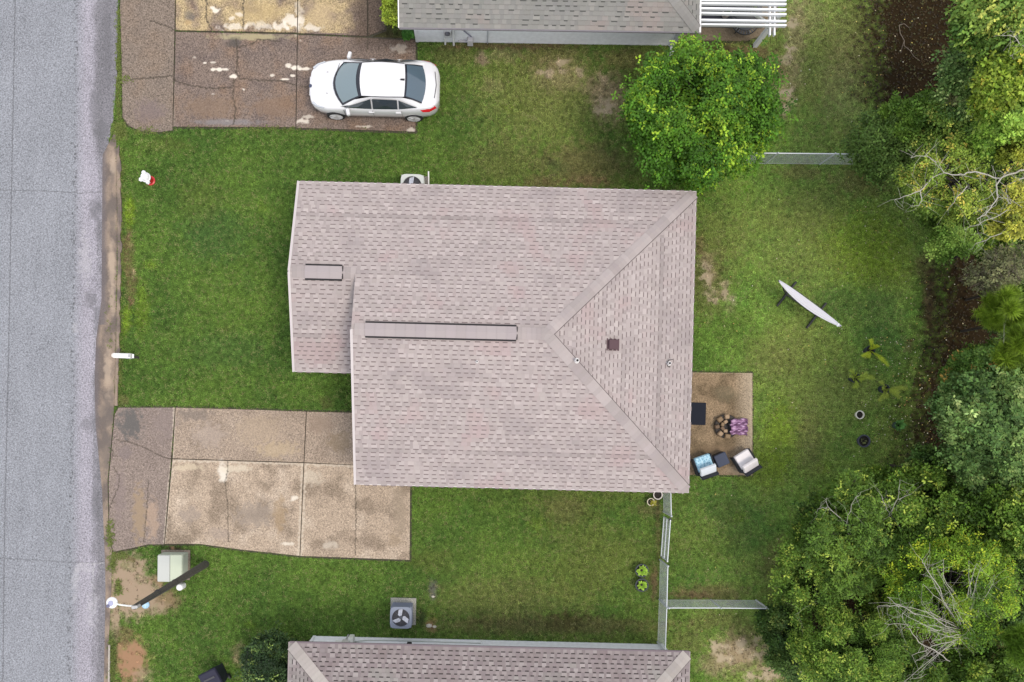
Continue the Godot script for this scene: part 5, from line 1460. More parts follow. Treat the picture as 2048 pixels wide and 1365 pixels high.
	for s in [-0.27, 0.27]:
		b = MB.new(); b.tube(Vector3(s - 0.03, 0.1, 0.27), Vector3(s + 0.03, 0.1, 0.27), 0.1, 0.1, 12)
		part("wheel", b, M.black, bin)

func condenser(label: String, at: Vector3, turn: float, size: float, tall: float, shell: Color, pad: Color, seed_: int) -> void:
	var a := thing("air_conditioner", label, "air conditioner", at, turn)
	var b := MB.new(); b.box(Vector3(0.02, 0.03, -0.04), Vector3(size + 0.16, 0.12, size + 0.2))
	part("pad", b, grain(mat(pad, 0.9), 0.07, 0.45, 1.0, seed_, 1.5), a)
	b = MB.new(); b.col = Color(0.05, 0.05, 0.058)
	b.bevel_box(Vector3(0, 0.08 + tall * 0.47, 0), Vector3(size - 0.04, tall * 0.9, size - 0.04), 0.07)
	part("coil", b, M.plain_tint, a)
	b = MB.new(); b.col = shell
	for k in 11:
		for s in [-1.0, 1.0]:
			b.box(Vector3(0, 0.14 + k * tall * 0.075, s * (size / 2.0 - 0.012)), Vector3(size - 0.12, 0.014, 0.014)); b.box(Vector3(s * (size / 2.0 - 0.012), 0.14 + k * tall * 0.075, 0), Vector3(0.014, 0.014, size - 0.12))
	for s in [Vector2(1, 1), Vector2(1, -1), Vector2(-1, 1), Vector2(-1, -1)]:
		b.box(Vector3(s.x * (size / 2.0 - 0.05), 0.08 + tall * 0.46, s.y * (size / 2.0 - 0.05)), Vector3(0.07, tall * 0.9, 0.07))
	part("grille", b, M.plain_tint, a)
	# top: a rounded square with a round opening
	b = MB.new(); b.col = shell
	var n := 40; var ro := size * 0.41; var y := 0.08 + tall
	for i in n:
		var p := TAU * i / n; var q := TAU * (i + 1) / n
		var sq := func(an: float) -> Vector3:
			var c := cos(an); var s := sin(an)
			var k := pow(pow(absf(c), 6.0) + pow(absf(s), 6.0), -1.0 / 6.0) * size / 2.0
			return Vector3(c * k, 0, s * k)
		var o1: Vector3 = sq.call(p); var o2: Vector3 = sq.call(q)
		var i1 := Vector3(cos(p) * ro, 0.015, sin(p) * ro); var i2 := Vector3(cos(q) * ro, 0.015, sin(q) * ro)
		var up := Vector3(0, y, 0)
		b.quad(o2 + up, o1 + up, i1 + up, i2 + up)
		b.quad(o2 + up - Vector3(0, 0.08, 0), o1 + up - Vector3(0, 0.08, 0), o1 + up, o2 + up)
		b.quad(i2 + up, i1 + up, i1 + up - Vector3(0, 0.14, 0), i2 + up - Vector3(0, 0.14, 0))
	part("top_cover", b, M.plain_tint, a)
	b = MB.new(); b.tube(Vector3(0, y - 0.2, 0), Vector3(0, y - 0.18, 0), ro + 0.01, ro + 0.01, 24)
	part("well", b, mat(lin(0.012, 0.014, 0.03), 0.7), a)
	for k in 3:
		b = MB.new()
		var an := TAU * k / 3.0 + 0.2
		var d := Vector3(cos(an), 0, sin(an)); var s := Vector3(-sin(an), 0, cos(an))
		var z := Vector3(0, y - 0.045, 0)
		b.quad(z + d * 0.06 + s * 0.05 + Vector3(0, 0.02, 0), z + d * (ro * 0.90) + s * (ro * 0.50) + Vector3(0, 0.02, 0), z + d * (ro * 0.90) - s * (ro * 0.40) - Vector3(0, 0.04, 0), z + d * 0.06 - s * 0.05)
		part("fan_blade", b, mat(lin(0.5, 0.52, 0.6), 0.5, 0.0), a)
	b = MB.new(); b.tube(Vector3(0, y - 0.12, 0), Vector3(0, y - 0.04, 0), 0.07, 0.05, 14)
	part("fan_hub", b, mat(lin(0.1, 0.11, 0.14), 0.5), a)
	b = MB.new()
	for k in [1, 3]:
		var rr: float = ro * (0.30 + 0.23 * k)
		for i in 24:
			var p := TAU * i / 24.0; var q := TAU * (i + 1) / 24.0
			b.tube(Vector3(cos(p) * rr, y + 0.012, sin(p) * rr), Vector3(cos(q) * rr, y + 0.012, sin(q) * rr), 0.002, 0.002, 3, false)
	for k in 4:
		var an := PI * k / 4.0
		b.tube(Vector3(cos(an) * ro, y + 0.016, sin(an) * ro), Vector3(-cos(an) * ro, y + 0.016, -sin(an) * ro), 0.0035, 0.0035, 3, false)
	part("fan_guard", b, mat(lin(0.1, 0.1, 0.12), 0.5), a)

func yard_things() -> void:
	var at := site(824, 371.5, 0.82); at.y = 0
	condenser("pale grey air conditioner half hidden by the north eave of the mauve roof", at, -0.03, 0.80, 0.74, Color(0.50, 0.52, 0.50), lin(0.30, 0.28, 0.25), 91)
	at = site(801.5, 1236.5, 0.8); at.y = 0
	condenser("blue-grey air conditioner on a mottled pad beside the south house", at, -0.02, 0.75, 0.72, Color(0.20, 0.225, 0.29), lin(0.58, 0.57, 0.5), 92)
	var b := MB.new()
	var p0 := site(857, 344); var p1 := site(858, 425)
	b.tube(Vector3.ZERO, p1 - p0, 0.026, 0.026, 10)
	b.tube(p1 - p0, p1 - p0 + Vector3(0, 0.3, 0), 0.026, 0.026, 10)
	var pi := top("drain_pipe", b, mat(lin(0.76, 0.74, 0.72), 0.5), "", "white plastic pipe on the grass beside the grey air conditioner", "pipe")
	pi.position = p0 + Vector3(0, 0.05, 0)
	# hammock on its stand
	var f0 := site(1572, 590); var f1 := site(1632, 632)
	var c := (f0 + f1) / 2.0
	var h := thing("hammock", "white hammock slung on a dark steel stand on the back lawn", "hammock", c)
	f0 -= c; f1 -= c
	var e0 := site(1557, 562, 1.15) - c; var e1 := site(1682, 654, 1.15) - c
	var bl := mat(lin(0.02, 0.02, 0.022), 0.45)
	for e in [[site(1553, 613), site(1591, 565)], [site(1612, 657), site(1651, 607)]]:
		b = MB.new(); b.tube(e[0] - c + Vector3(0, 0.07, 0), e[1] - c + Vector3(0, 0.07, 0), 0.042, 0.042, 8)
		part("foot", b, bl, h)
	b = MB.new(); b.tube(f0 + Vector3(0, 0.09, 0), f1 + Vector3(0, 0.09, 0), 0.03, 0.03, 8)
	part("base_beam", b, bl, h)
	for e in [[f0, f1, e0], [f1, f0, e1]]:
		var dir: Vector3 = (e[0] - e[1]).normalized()
		b = MB.new(); b.path([e[0] + Vector3(0, 0.09, 0), e[0] + dir * 0.22 + Vector3(0, 0.28, 0), e[0].lerp(e[2], 0.7) + Vector3(0, 0.2, 0), e[2]], 0.03, 0.024, 8)
		part("arm", b, bl, h)
	var rows := []
	var side := (e1 - e0).cross(Vector3.UP).normalized()
	for i in 15:
		var t := i / 14.0
		var wd := 0.145 * pow(sin(PI * clampf(t * 0.94 + 0.03, 0.0, 1.0)), 0.7)
		var mid := e0.lerp(e1, t) + Vector3(0, -0.12 * sin(PI * t), 0) + side * (0.02 * sin(PI * t))
		var l := PackedVector3Array()
		for j in 9:
			var z := j / 4.0 - 1.0
			l.append(mid + side * z * wd + Vector3(0, 0.03 * cos(z * 9.0) * sin(PI * t) + z * z * 0.05, 0))
		rows.append(l)
	b = MB.new(); b.sheet(rows)
	var wm := mat(lin(0.55, 0.55, 0.60), 0.8); wm.cull_mode = BaseMaterial3D.CULL_DISABLED
	part("cloth", b, wm, h)
	b = MB.new()
	for s in [-1.0, 1.0]:
		var l := []
		for i in 9:
			var t := i / 8.0
			l.append(e0.lerp(e1, t) + Vector3(0, -0.2 * sin(PI * t), 0) - side * (0.15 + 0.02 * s) * sin(PI * t) - side * 0.02)
		b.path(l, 0.008, 0.008, 5)
	part("fringe_cord", b, mat(lin(0.08, 0.08, 0.09), 0.8), h)
	b = MB.new(); b.tube(e1 - (e1 - e0).normalized() * 0.12 - side * 0.05, e1 - (e1 - e0).normalized() * 0.10 + side * 0.06, 0.03, 0.03, 8)
	part("knot", b, M.white, h)
	# a pale dead branch in the leaf mould
	b = MB.new()
	var br := []
	for q in [[1797, 52], [1799, 68], [1806, 84], [1806, 94], [1818, 102], [1826, 114], [1838, 124]]:
		br.append(site(q[0], q[1]) + Vector3(0, 0.06 + rng.randf() * 0.05, 0))
	b.path(br, 0.014, 0.007, 6)
	b.path([br[2], site(1802, 96) + Vector3(0, 0.1, 0), site(1800, 108) + Vector3(0, 0.06, 0)], 0.009, 0.005, 5)
	b.path([br[0], site(1806, 50) + Vector3(0, 0.1, 0), site(1818, 58) + Vector3(0, 0.06, 0)], 0.012, 0.006, 5)
	top("fallen_branch", b, mat(lin(0.16, 0.13, 0.10), 0.9), "", "thin dead branch lying in the dark leaf mould", "branch")
	# stones in the reddish dirt
	for e in [[858, 1252, 0.09], [869, 1254, 0.06], [866, 1194, 0.05]]:
		b = MB.new(); b.col = Color(0.45, 0.42, 0.36)
		var s: float = e[2]
		b.lathe(Vector3.ZERO, [Vector2(s, 0), Vector2(s * 1.05, s * 0.3), Vector2(s * 0.8, s * 0.7), Vector2(s * 0.3, s * 0.9), Vector2(0, s * 0.92)], 7, Basis(Vector3.UP, e[0]).scaled(Vector3(1.3, 1, 0.8)))
		var so := top("stone", b, M.plain_tint, "", {858: "larger pale stone in the patch of reddish earth near the south house", 869: "smaller pale stone at the lower right of the reddish earth patch", 866: "pale pebble below the grey patch of debris on the lawn"}[e[0]], "stone")
		so.position = site(e[0], e[1])

# ---------------------------------------------------------------- patio
func patio_things() -> void:
	var y := 0.062
	var at := site(1396, 828)
	var b := MB.new(); b.bevel_box(Vector3.ZERO, Vector3(0.53, 0.022, 0.80), 0.01, Basis(Vector3.UP, -0.03))
	var mt := top("door_mat", b, grain(mat(lin(0.014, 0.018, 0.035), 0.95), 0.1, 0.6, 1.0, 95, 3.0), "", "dark navy rectangular mat at the back door on the patio", "mat")
	mt.position = at + Vector3(0, y + 0.01, 0)
	# ring of stones with a metal bowl
	at = site(1450, 853); at.y = y
	var p := thing("fire_pit", "low fire pit ringed with tan blocks on the patio", "fire pit", at)
	var tan := [Color(0.22, 0.15, 0.09), Color(0.33, 0.235, 0.15), Color(0.15, 0.10, 0.065)]
	b = MB.new(); b.lathe(Vector3.ZERO, [Vector2(0.40, 0.0), Vector2(0.43, 0.06), Vector2(0.43, 0.12), Vector2(0.40, 0.14), Vector2(0.22, 0.10), Vector2(0.0, 0.06)], 24)
	part("bowl", b, mat(lin(0.018, 0.013, 0.012), 0.6), p)
	for k in 5:
		var an := PI * 0.48 + k * PI * 0.255
		b = MB.new(); b.col = tan[k % 3]
		b.bevel_box(Vector3(cos(an) * 0.35, 0.19, sin(an) * 0.35), Vector3(0.17, 0.11 + 0.02 * (k % 2), 0.20 - 0.03 * (k % 3)), 0.04, Basis(Vector3.UP, -an + 0.2 * (k % 3 - 1)))
		part("block", b, M.plain_tint, p)
	for k in 4:
		var an := PI * 0.6 + k * PI * 0.27
		b = MB.new(); b.col = tan[(k + 1) % 3]
		b.bevel_box(Vector3(cos(an) * 0.17, 0.17, sin(an) * 0.17), Vector3(0.12, 0.10, 0.14), 0.025, Basis(Vector3.UP, -an + 0.3))
		part("inner_block", b, M.plain_tint, p)
	b = MB.new()
	b.bevel_box(Vector3(0.12, 0.2, -0.04), Vector3(0.14, 0.08, 0.16), 0.02, Basis(Vector3.UP, 0.3))
	part("grate", b, M.black, p)
	# pleated mauve cloth draped to the east
	var o := site(1451, 855); o.y = y
	var rows := []
	for i in 13:
		var t := i / 12.0
		var l := PackedVector3Array()
		for j in 25:
			var z := (j / 12.0 - 1.0)
			var x := 0.08 + t * 0.64 + 0.02 * sin(z * 7.0)
			l.append(Vector3(x, 0.30 - t * 0.12 + 0.035 * cos(z * 15.0 + sin(t * 9.0) * 0.5) - 0.05 * z * z, z * (0.26 + t * 0.05) - 0.02 + 0.015 * sin(t * 14.0)))
		rows.append(l)
	b = MB.new(); b.sheet(rows)
	var nt := NoiseTexture2D.new()
	var fn := FastNoiseLite.new(); fn.seed = 97; fn.frequency = 0.02
	nt.noise = fn; nt.width = 128; nt.height = 128; nt.seamless = true
	var gd := Gradient.new(); gd.set_color(0, Color(0.24, 0.15, 0.25)); gd.set_color(1, Color(0.84, 0.74, 0.84)); gd.add_point(0.42, Color(0.46, 0.32, 0.45)); gd.add_point(0.6, Color(0.62, 0.48, 0.62)); nt.color_ramp = gd
	var cm := mat(Color.WHITE, 0.85); cm.albedo_texture = nt; cm.uv1_scale = Vector3(1.6, 4.0, 1); cm.cull_mode = BaseMaterial3D.CULL_DISABLED
	var cl := top("folded_cloth", b, cm, "", "mauve and white pleated cloth spread over the right side of the fire pit", "cloth")
	cl.position = o
	# two cushioned chairs and a stool
	chair(site(1408, 930, 0.45), 0.34, "dark wicker chair with pale blue patterned cushions, nearest the house wall", true)
	chair(site(1490, 922, 0.45), 0.56, "dark wicker chair with plain white cushions at the patio corner", false)
	at = site(1443, 920, 0.4); at.y = y
	var s := thing("patio_stool", "square charcoal stool between the two cushioned chairs", "stool", at, 0.42)
	b = MB.new(); b.bevel_box(Vector3(0, 0.17, 0), Vector3(0.44, 0.34, 0.44), 0.03)
	part("base", b, mat(lin(0.025, 0.02, 0.018), 0.8), s)
	b = MB.new(); b.bevel_box(Vector3(0, 0.375, 0), Vector3(0.45, 0.075, 0.45), 0.035)
	part("cushion", b, mat(lin(0.045, 0.055, 0.09), 0.8), s)

func chair(at: Vector3, turn: float, label: String, blue: bool) -> void:
	at.y = 0.062
	var c := thing("patio_chair", label, "chair", at, turn)
	var wk := grain(mat(lin(0.035, 0.04, 0.055), 0.8), 0.2, 0.4, 1.0, 98, 6.0)
	var b := MB.new(); b.bevel_box(Vector3(0, 0.28, -0.02), Vector3(0.58, 0.12, 0.56), 0.03)
	part("seat_frame", b, wk, c)
	for s in [-1.0, 1.0]:
		b = MB.new(); b.bevel_box(Vector3(s * 0.32, 0.36, 0.0), Vector3(0.06, 0.30, 0.62), 0.025)
		part("arm", b, wk, c)
		for z in [-0.27, 0.27]:
			b = MB.new(); b.tube(Vector3(s * 0.3, 0, z), Vector3(s * 0.3, 0.26, z), 0.022, 0.026, 8)
			part("leg", b, wk, c)
	b = MB.new(); b.bevel_box(Vector3(0, 0.55, 0.31), Vector3(0.64, 0.50, 0.06), 0.03, Basis(Vector3(1, 0, 0), 0.5))
	part("backrest", b, wk, c)
	var cu: StandardMaterial3D
	if blue:
		cu = mat(Color.WHITE, 0.85)
		var nt := NoiseTexture2D.new()
		var fn := FastNoiseLite.new(); fn.seed = 99; fn.frequency = 0.05; fn.noise_type = FastNoiseLite.TYPE_CELLULAR
		nt.noise = fn; nt.width = 128; nt.height = 128; nt.seamless = true
		var g := Gradient.new(); g.set_color(0, Color(0.28, 0.46, 0.58)); g.set_color(1, Color(0.85, 0.92, 0.96)); g.add_point(0.4, Color(0.62, 0.79, 0.88)); nt.color_ramp = g
		cu.albedo_texture = nt; cu.uv1_triplanar = true; cu.uv1_scale = Vector3.ONE * 2.0
	else:
		cu = mat(lin(0.70, 0.66, 0.67), 0.8)
	b = MB.new(); b.bevel_box(Vector3(0, 0.44, -0.06), Vector3(0.58, 0.16, 0.54), 0.045)
	part("seat_cushion", b, cu, c)
	b = MB.new(); b.bevel_box(Vector3(0, 0.66, 0.24), Vector3(0.58, 0.10, 0.52), 0.035, Basis(Vector3(1, 0, 0), PI / 2.0 - 0.8))
	part("back_cushion", b, cu if not blue else mat(lin(0.62, 0.66, 0.72), 0.8), c)

# ---------------------------------------------------------------- plants
func leaf_clump(n: int, ln: float, wd: float, s: int, spread := 1.0, droop := 0.2) -> MB:
	var r := RandomNumberGenerator.new(); r.seed = s
	var b := MB.new()
	for k in n:
		var an := r.randf() * TAU; var el := r.randf_range(-0.3, 1.1)
		var d := Vector3(cos(an) * cos(el), sin(el), sin(an) * cos(el))
		var o := d * ln * r.randf_range(0.1, 1.0) * spread
		var tip := o + (d + Vector3(r.randf_range(-0.5, 0.5), -droop, r.randf_range(-0.5, 0.5))).normalized() * ln * r.randf_range(0.75, 1.25)
		var side := (tip - o).cross(Vector3.UP.lerp(Vector3(r.randf_range(-1, 1), 0, r.randf_range(-1, 1)), 0.35)).normalized() * wd * r.randf_range(0.8, 1.2)
		var m := o.lerp(tip, 0.45); var fold := Vector3(0, wd * 0.25, 0)
		var g := r.randf_range(0.75, 1.25)
		b.col = Color(g * r.randf_range(0.92, 1.12), g, g)
		b.tri(o, m + side + fold, tip); b.tri(o, tip, m - side + fold)
	return b

func flower_pot(at: Vector3, rad: float, tall: float, c: Color, label: String, leaves: int, green: Color, reach: float, base := 0.0, lean := Vector3.ZERO, wd := 0.03) -> Node3D:
	var p := thing("potted_plant" if leaves > 0 else "flower_pot", label, "potted plant" if leaves > 0 else "flower pot", at + Vector3(0, base, 0))
	var b := MB.new(); b.col = c
	b.lathe(Vector3.ZERO, [Vector2(0.0, 0.0), Vector2(rad * 0.72, 0.0), Vector2(rad * 0.95, tall * 0.9), Vector2(rad * 1.06, tall * 0.9), Vector2(rad * 1.06, tall), Vector2(rad * 0.86, tall), Vector2(rad * 0.84, tall - 0.06)], 22)
	part("pot", b, M.plain_tint, p)
	b = MB.new(); b.col = Color(0.02, 0.016, 0.012)
	b.tube(Vector3(0, tall - 0.09, 0), Vector3(0, tall - 0.07, 0), rad * 0.86, rad * 0.86, 18)
	part("potting_soil", b, M.plain_tint, p)
	if leaves > 0:
		var r := RandomNumberGenerator.new(); r.seed = int(at.x * 100.0) + leaves
		b = MB.new()
		for k in leaves:
			var an := r.randf() * TAU; var d := Vector3(cos(an), 0, sin(an))
			var o := Vector3(0, tall - 0.07, 0) + d * rad * 0.2
			var tip := o + (d * r.randf_range(0.4, 1.0) + Vector3(0, r.randf_range(0.3, 1.0), 0)) * reach + lean * r.randf_range(0.3, 1.0)
			var m := o.lerp(tip, 0.6) + Vector3(0, reach * 0.15, 0)
			var s := d.cross(Vector3.UP) * wd * r.randf_range(0.8, 1.2)
			var g := r.randf_range(0.75, 1.3)
			b.col = Color(green.r * g, green.g * g, green.b * g)
			b.quad(o - s * 0.3, o + s * 0.3, m + s, m - s); b.tri(m - s, m + s, tip)
		part("foliage", b, M.leaf, p)
	return p

func frond_plant(at: Vector3, rad: float, label: String, ends: Array, green: Color) -> void:
	var p := flower_pot(at, rad, 0.32, Color(0.035, 0.04, 0.05), label, 5, green * 0.8, 0.2)
	var all := []
	for e in ends:
		all.append(e)
		all.append(e + Vector3(rng.randf_range(-0.25, 0.25), rng.randf_range(-0.1, 0.2), rng.randf_range(-0.25, 0.25)))
	for e in all:
		var b := MB.new()
		var o := Vector3(0, 0.26, 0); var tip: Vector3 = e - at
		var mid := o.lerp(tip, 0.55) + Vector3(0, 0.22, 0)
		var prev := o
		for k in 24:
			var t := (k + 1) / 24.0
			var q := o.lerp(mid, t).lerp(mid.lerp(tip, t), t)
			b.col = Color(green.r * 0.7, green.g * 0.7, green.b * 0.7)
			b.tube(prev, q, 0.006, 0.005, 4, false)
			var d := (q - prev).normalized(); var s := d.cross(Vector3.UP).normalized()
			if k > 4:
				for w in [-1.0, 1.0]:
					var ln := 0.12 * sin(PI * clampf((t - 0.12) * 1.05, 0.0, 1.0)) + 0.04
					var g := rng.randf_range(0.8, 1.25)
					b.col = Color(green.r * g, green.g * g, green.b * g)
					var lt: Vector3 = q + (s * w + d * 1.1).normalized() * ln + Vector3(0, rng.randf_range(-0.06, 0.03), 0)
					b.tri(q - d * 0.012, q + d * 0.012, lt)
			prev = q
		part("frond", b, M.leaf, p)

func plants() -> void:
	var lime := Color(0.17, 0.27, 0.035)
	flower_pot(site(1283, 1141, 0.2), 0.225, 0.30, Color(0.05, 0.055, 0.065), "upper of two black pots with yellow-green leaves beside the fence", 46, lime * 1.7, 0.19, 0.0, Vector3.ZERO, 0.04).position.y = 0
	flower_pot(site(1283, 1170, 0.2), 0.225, 0.30, Color(0.05, 0.055, 0.065), "lower of two black pots with yellow-green leaves beside the fence", 40, lime * 1.7, 0.17, 0.0, Vector3.ZERO, 0.035).position.y = 0
	flower_pot(site(1299, 1003), 0.13, 0.26, Color(0.58, 0.52, 0.40), "cream pot with a trailing yellow plant under the roof corner", 12, Color(0.3, 0.28, 0.04), 0.14, 0.0, Vector3(0.15, 0, 0.05))
	flower_pot(site(1313, 989), 0.16, 0.26, Color(0.66, 0.60, 0.56), "empty cream pot half hidden by the roof corner", 0, lime, 0.1)
	flower_pot(site(1715, 830), 0.145, 0.22, Color(0.68, 0.66, 0.58), "small empty white pot standing alone on the back lawn", 0, lime, 0.1)
	flower_pot(site(1722, 882), 0.215, 0.26, Color(0.06, 0.065, 0.085), "black pot with one small seedling, lowest on the back lawn", 7, Color(0.12, 0.14, 0.05), 0.11)
	flower_pot(site(1790, 851), 0.16, 0.3, Color(0.05, 0.08, 0.06), "dark green leafy potted plant near the tree edge", 60, Color(0.09, 0.22, 0.05), 0.22, 0.0, Vector3.ZERO, 0.035)
	var yg := Color(0.36, 0.44, 0.03)
	frond_plant(site(1733, 702), 0.16, "black pot with bright yellow-green fronds, topmost of three on the back lawn", [site(1726, 713, 0.35), site(1768, 723, 0.5), site(1750, 690, 0.5), site(1744, 696, 0.6)], yg)
	frond_plant(site(1703, 757), 0.17, "black pot with dull green fronds, leftmost of three on the back lawn", [site(1745, 754, 0.5), site(1712, 776, 0.4), site(1702, 740, 0.4), site(1735, 748, 0.5)], Color(0.26, 0.34, 0.045))
	frond_plant(site(1762, 779), 0.16, "black pot with broad olive fronds, nearest the trees of three", [site(1806, 775, 0.6), site(1800, 796, 0.5), site(1762, 764, 0.5), site(1772, 797, 0.4), site(1796, 783, 0.7)], Color(0.27, 0.34, 0.05))
	# fallen leaves
	var lf := MB.new()
	lf.tri(Vector3(-0.03, 0, 0), Vector3(0, 0.008, 0.022), Vector3(0.035, 0.004, 0)); lf.tri(Vector3(-0.03, 0, 0), Vector3(0.035, 0.004, 0), Vector3(0, 0.01, -0.022))
	var where: Array[Transform3D] = []; var tint := PackedColorArray()
	for k in 560:
		var px := rng.randfn(1810.0, 70.0); var py := rng.randf_range(10, 960)
		if k > 400:
			px = rng.randf_range(1400, 1800); py = rng.randf_range(60, 1300)
		elif k > 260:
			px = rng.randfn(1800.0, 40.0); py = rng.randf_range(680, 900)
		var q := flat(px, py)
		if blocked(q): continue
		where.append(Transform3D(Basis(Vector3.UP, rng.randf() * TAU).rotated(Vector3.RIGHT, rng.randf_range(-0.3, 0.3)).scaled(Vector3.ONE * rng.randf_range(0.4, 0.95)), Vector3(q.x, 0.055, q.y)))
		tint.append([Color(0.55, 0.45, 0.12), Color(0.62, 0.55, 0.35), Color(0.45, 0.3, 0.1), Color(0.6, 0.58, 0.45)][k % 4])
	scatter("fallen_leaves", lf.mesh(M.leaf), where, tint, self)
	where = []; tint = PackedColorArray()
	for k in 26000:                                            # brown leaves and bits of bark on the leaf mould
		var px := rng.randf_range(1600, 2080); var py := rng.randf_range(-40, 1400)
		var lc := lawn.at(px, py)
		if lc.a > 0.55 or blocked(flat(px, py)): continue
		var q := flat(px, py)
		where.append(Transform3D(Basis(Vector3.UP, rng.randf() * TAU).rotated(Vector3.RIGHT, rng.randf_range(-0.5, 0.5)).scaled(Vector3.ONE * rng.randf_range(0.6, 1.7)), Vector3(q.x, rng.randf_range(0.005, 0.04), q.y)))
		var g := rng.randf_range(0.5, 1.7)
		tint.append([Color(0.030 * g, 0.018 * g, 0.005 * g), Color(0.020 * g, 0.012 * g, 0.005 * g), Color(0.042 * g, 0.030 * g, 0.007 * g), Color(0.028 * g, 0.028 * g, 0.006 * g)][k % 4])
	scatter("leaf_litter", lf.mesh(M.leaf), where, tint, self)
	# weeds along the gutter
	var wm := leaf_clump(7, 0.07, 0.018, 55).mesh(M.leaf)
	where = []; tint = PackedColorArray()
	for e in [[238, 130, 4, 110, 200], [250, 160, 14, 6, 60], [222, 1065, 8, 26, 130], [226, 1125, 8, 22, 90], [237, 1175, 7, 14, 50], [224, 1320, 6, 40, 120], [238, 265, 14, 18, 120], [300, 262, 40, 5, 60], [262, 560, 10, 60, 60], [246, 1112, 12, 8, 40], [243, 420, 6, 120, 170], [241, 680, 6, 130, 150], [222, 640, 8, 60, 14], [520, 258, 150, 4, 80], [1475, 84, 60, 4, 20]]:
		for k in e[4]:
			var q := flat(e[0] + rng.randfn(0, e[2] * 0.5), e[1] + rng.randf_range(-e[3], e[3]))
			where.append(Transform3D(Basis(Vector3.UP, rng.randf() * TAU).scaled(Vector3.ONE * rng.randf_range(0.4, 1.0)), Vector3(q.x, 0.02, q.y)))
			var g := rng.randf_range(0.7, 1.3)
			tint.append(Color(0.12 * g, 0.155 * g, 0.035 * g))
	scatter("weeds", wm, where, tint, self)

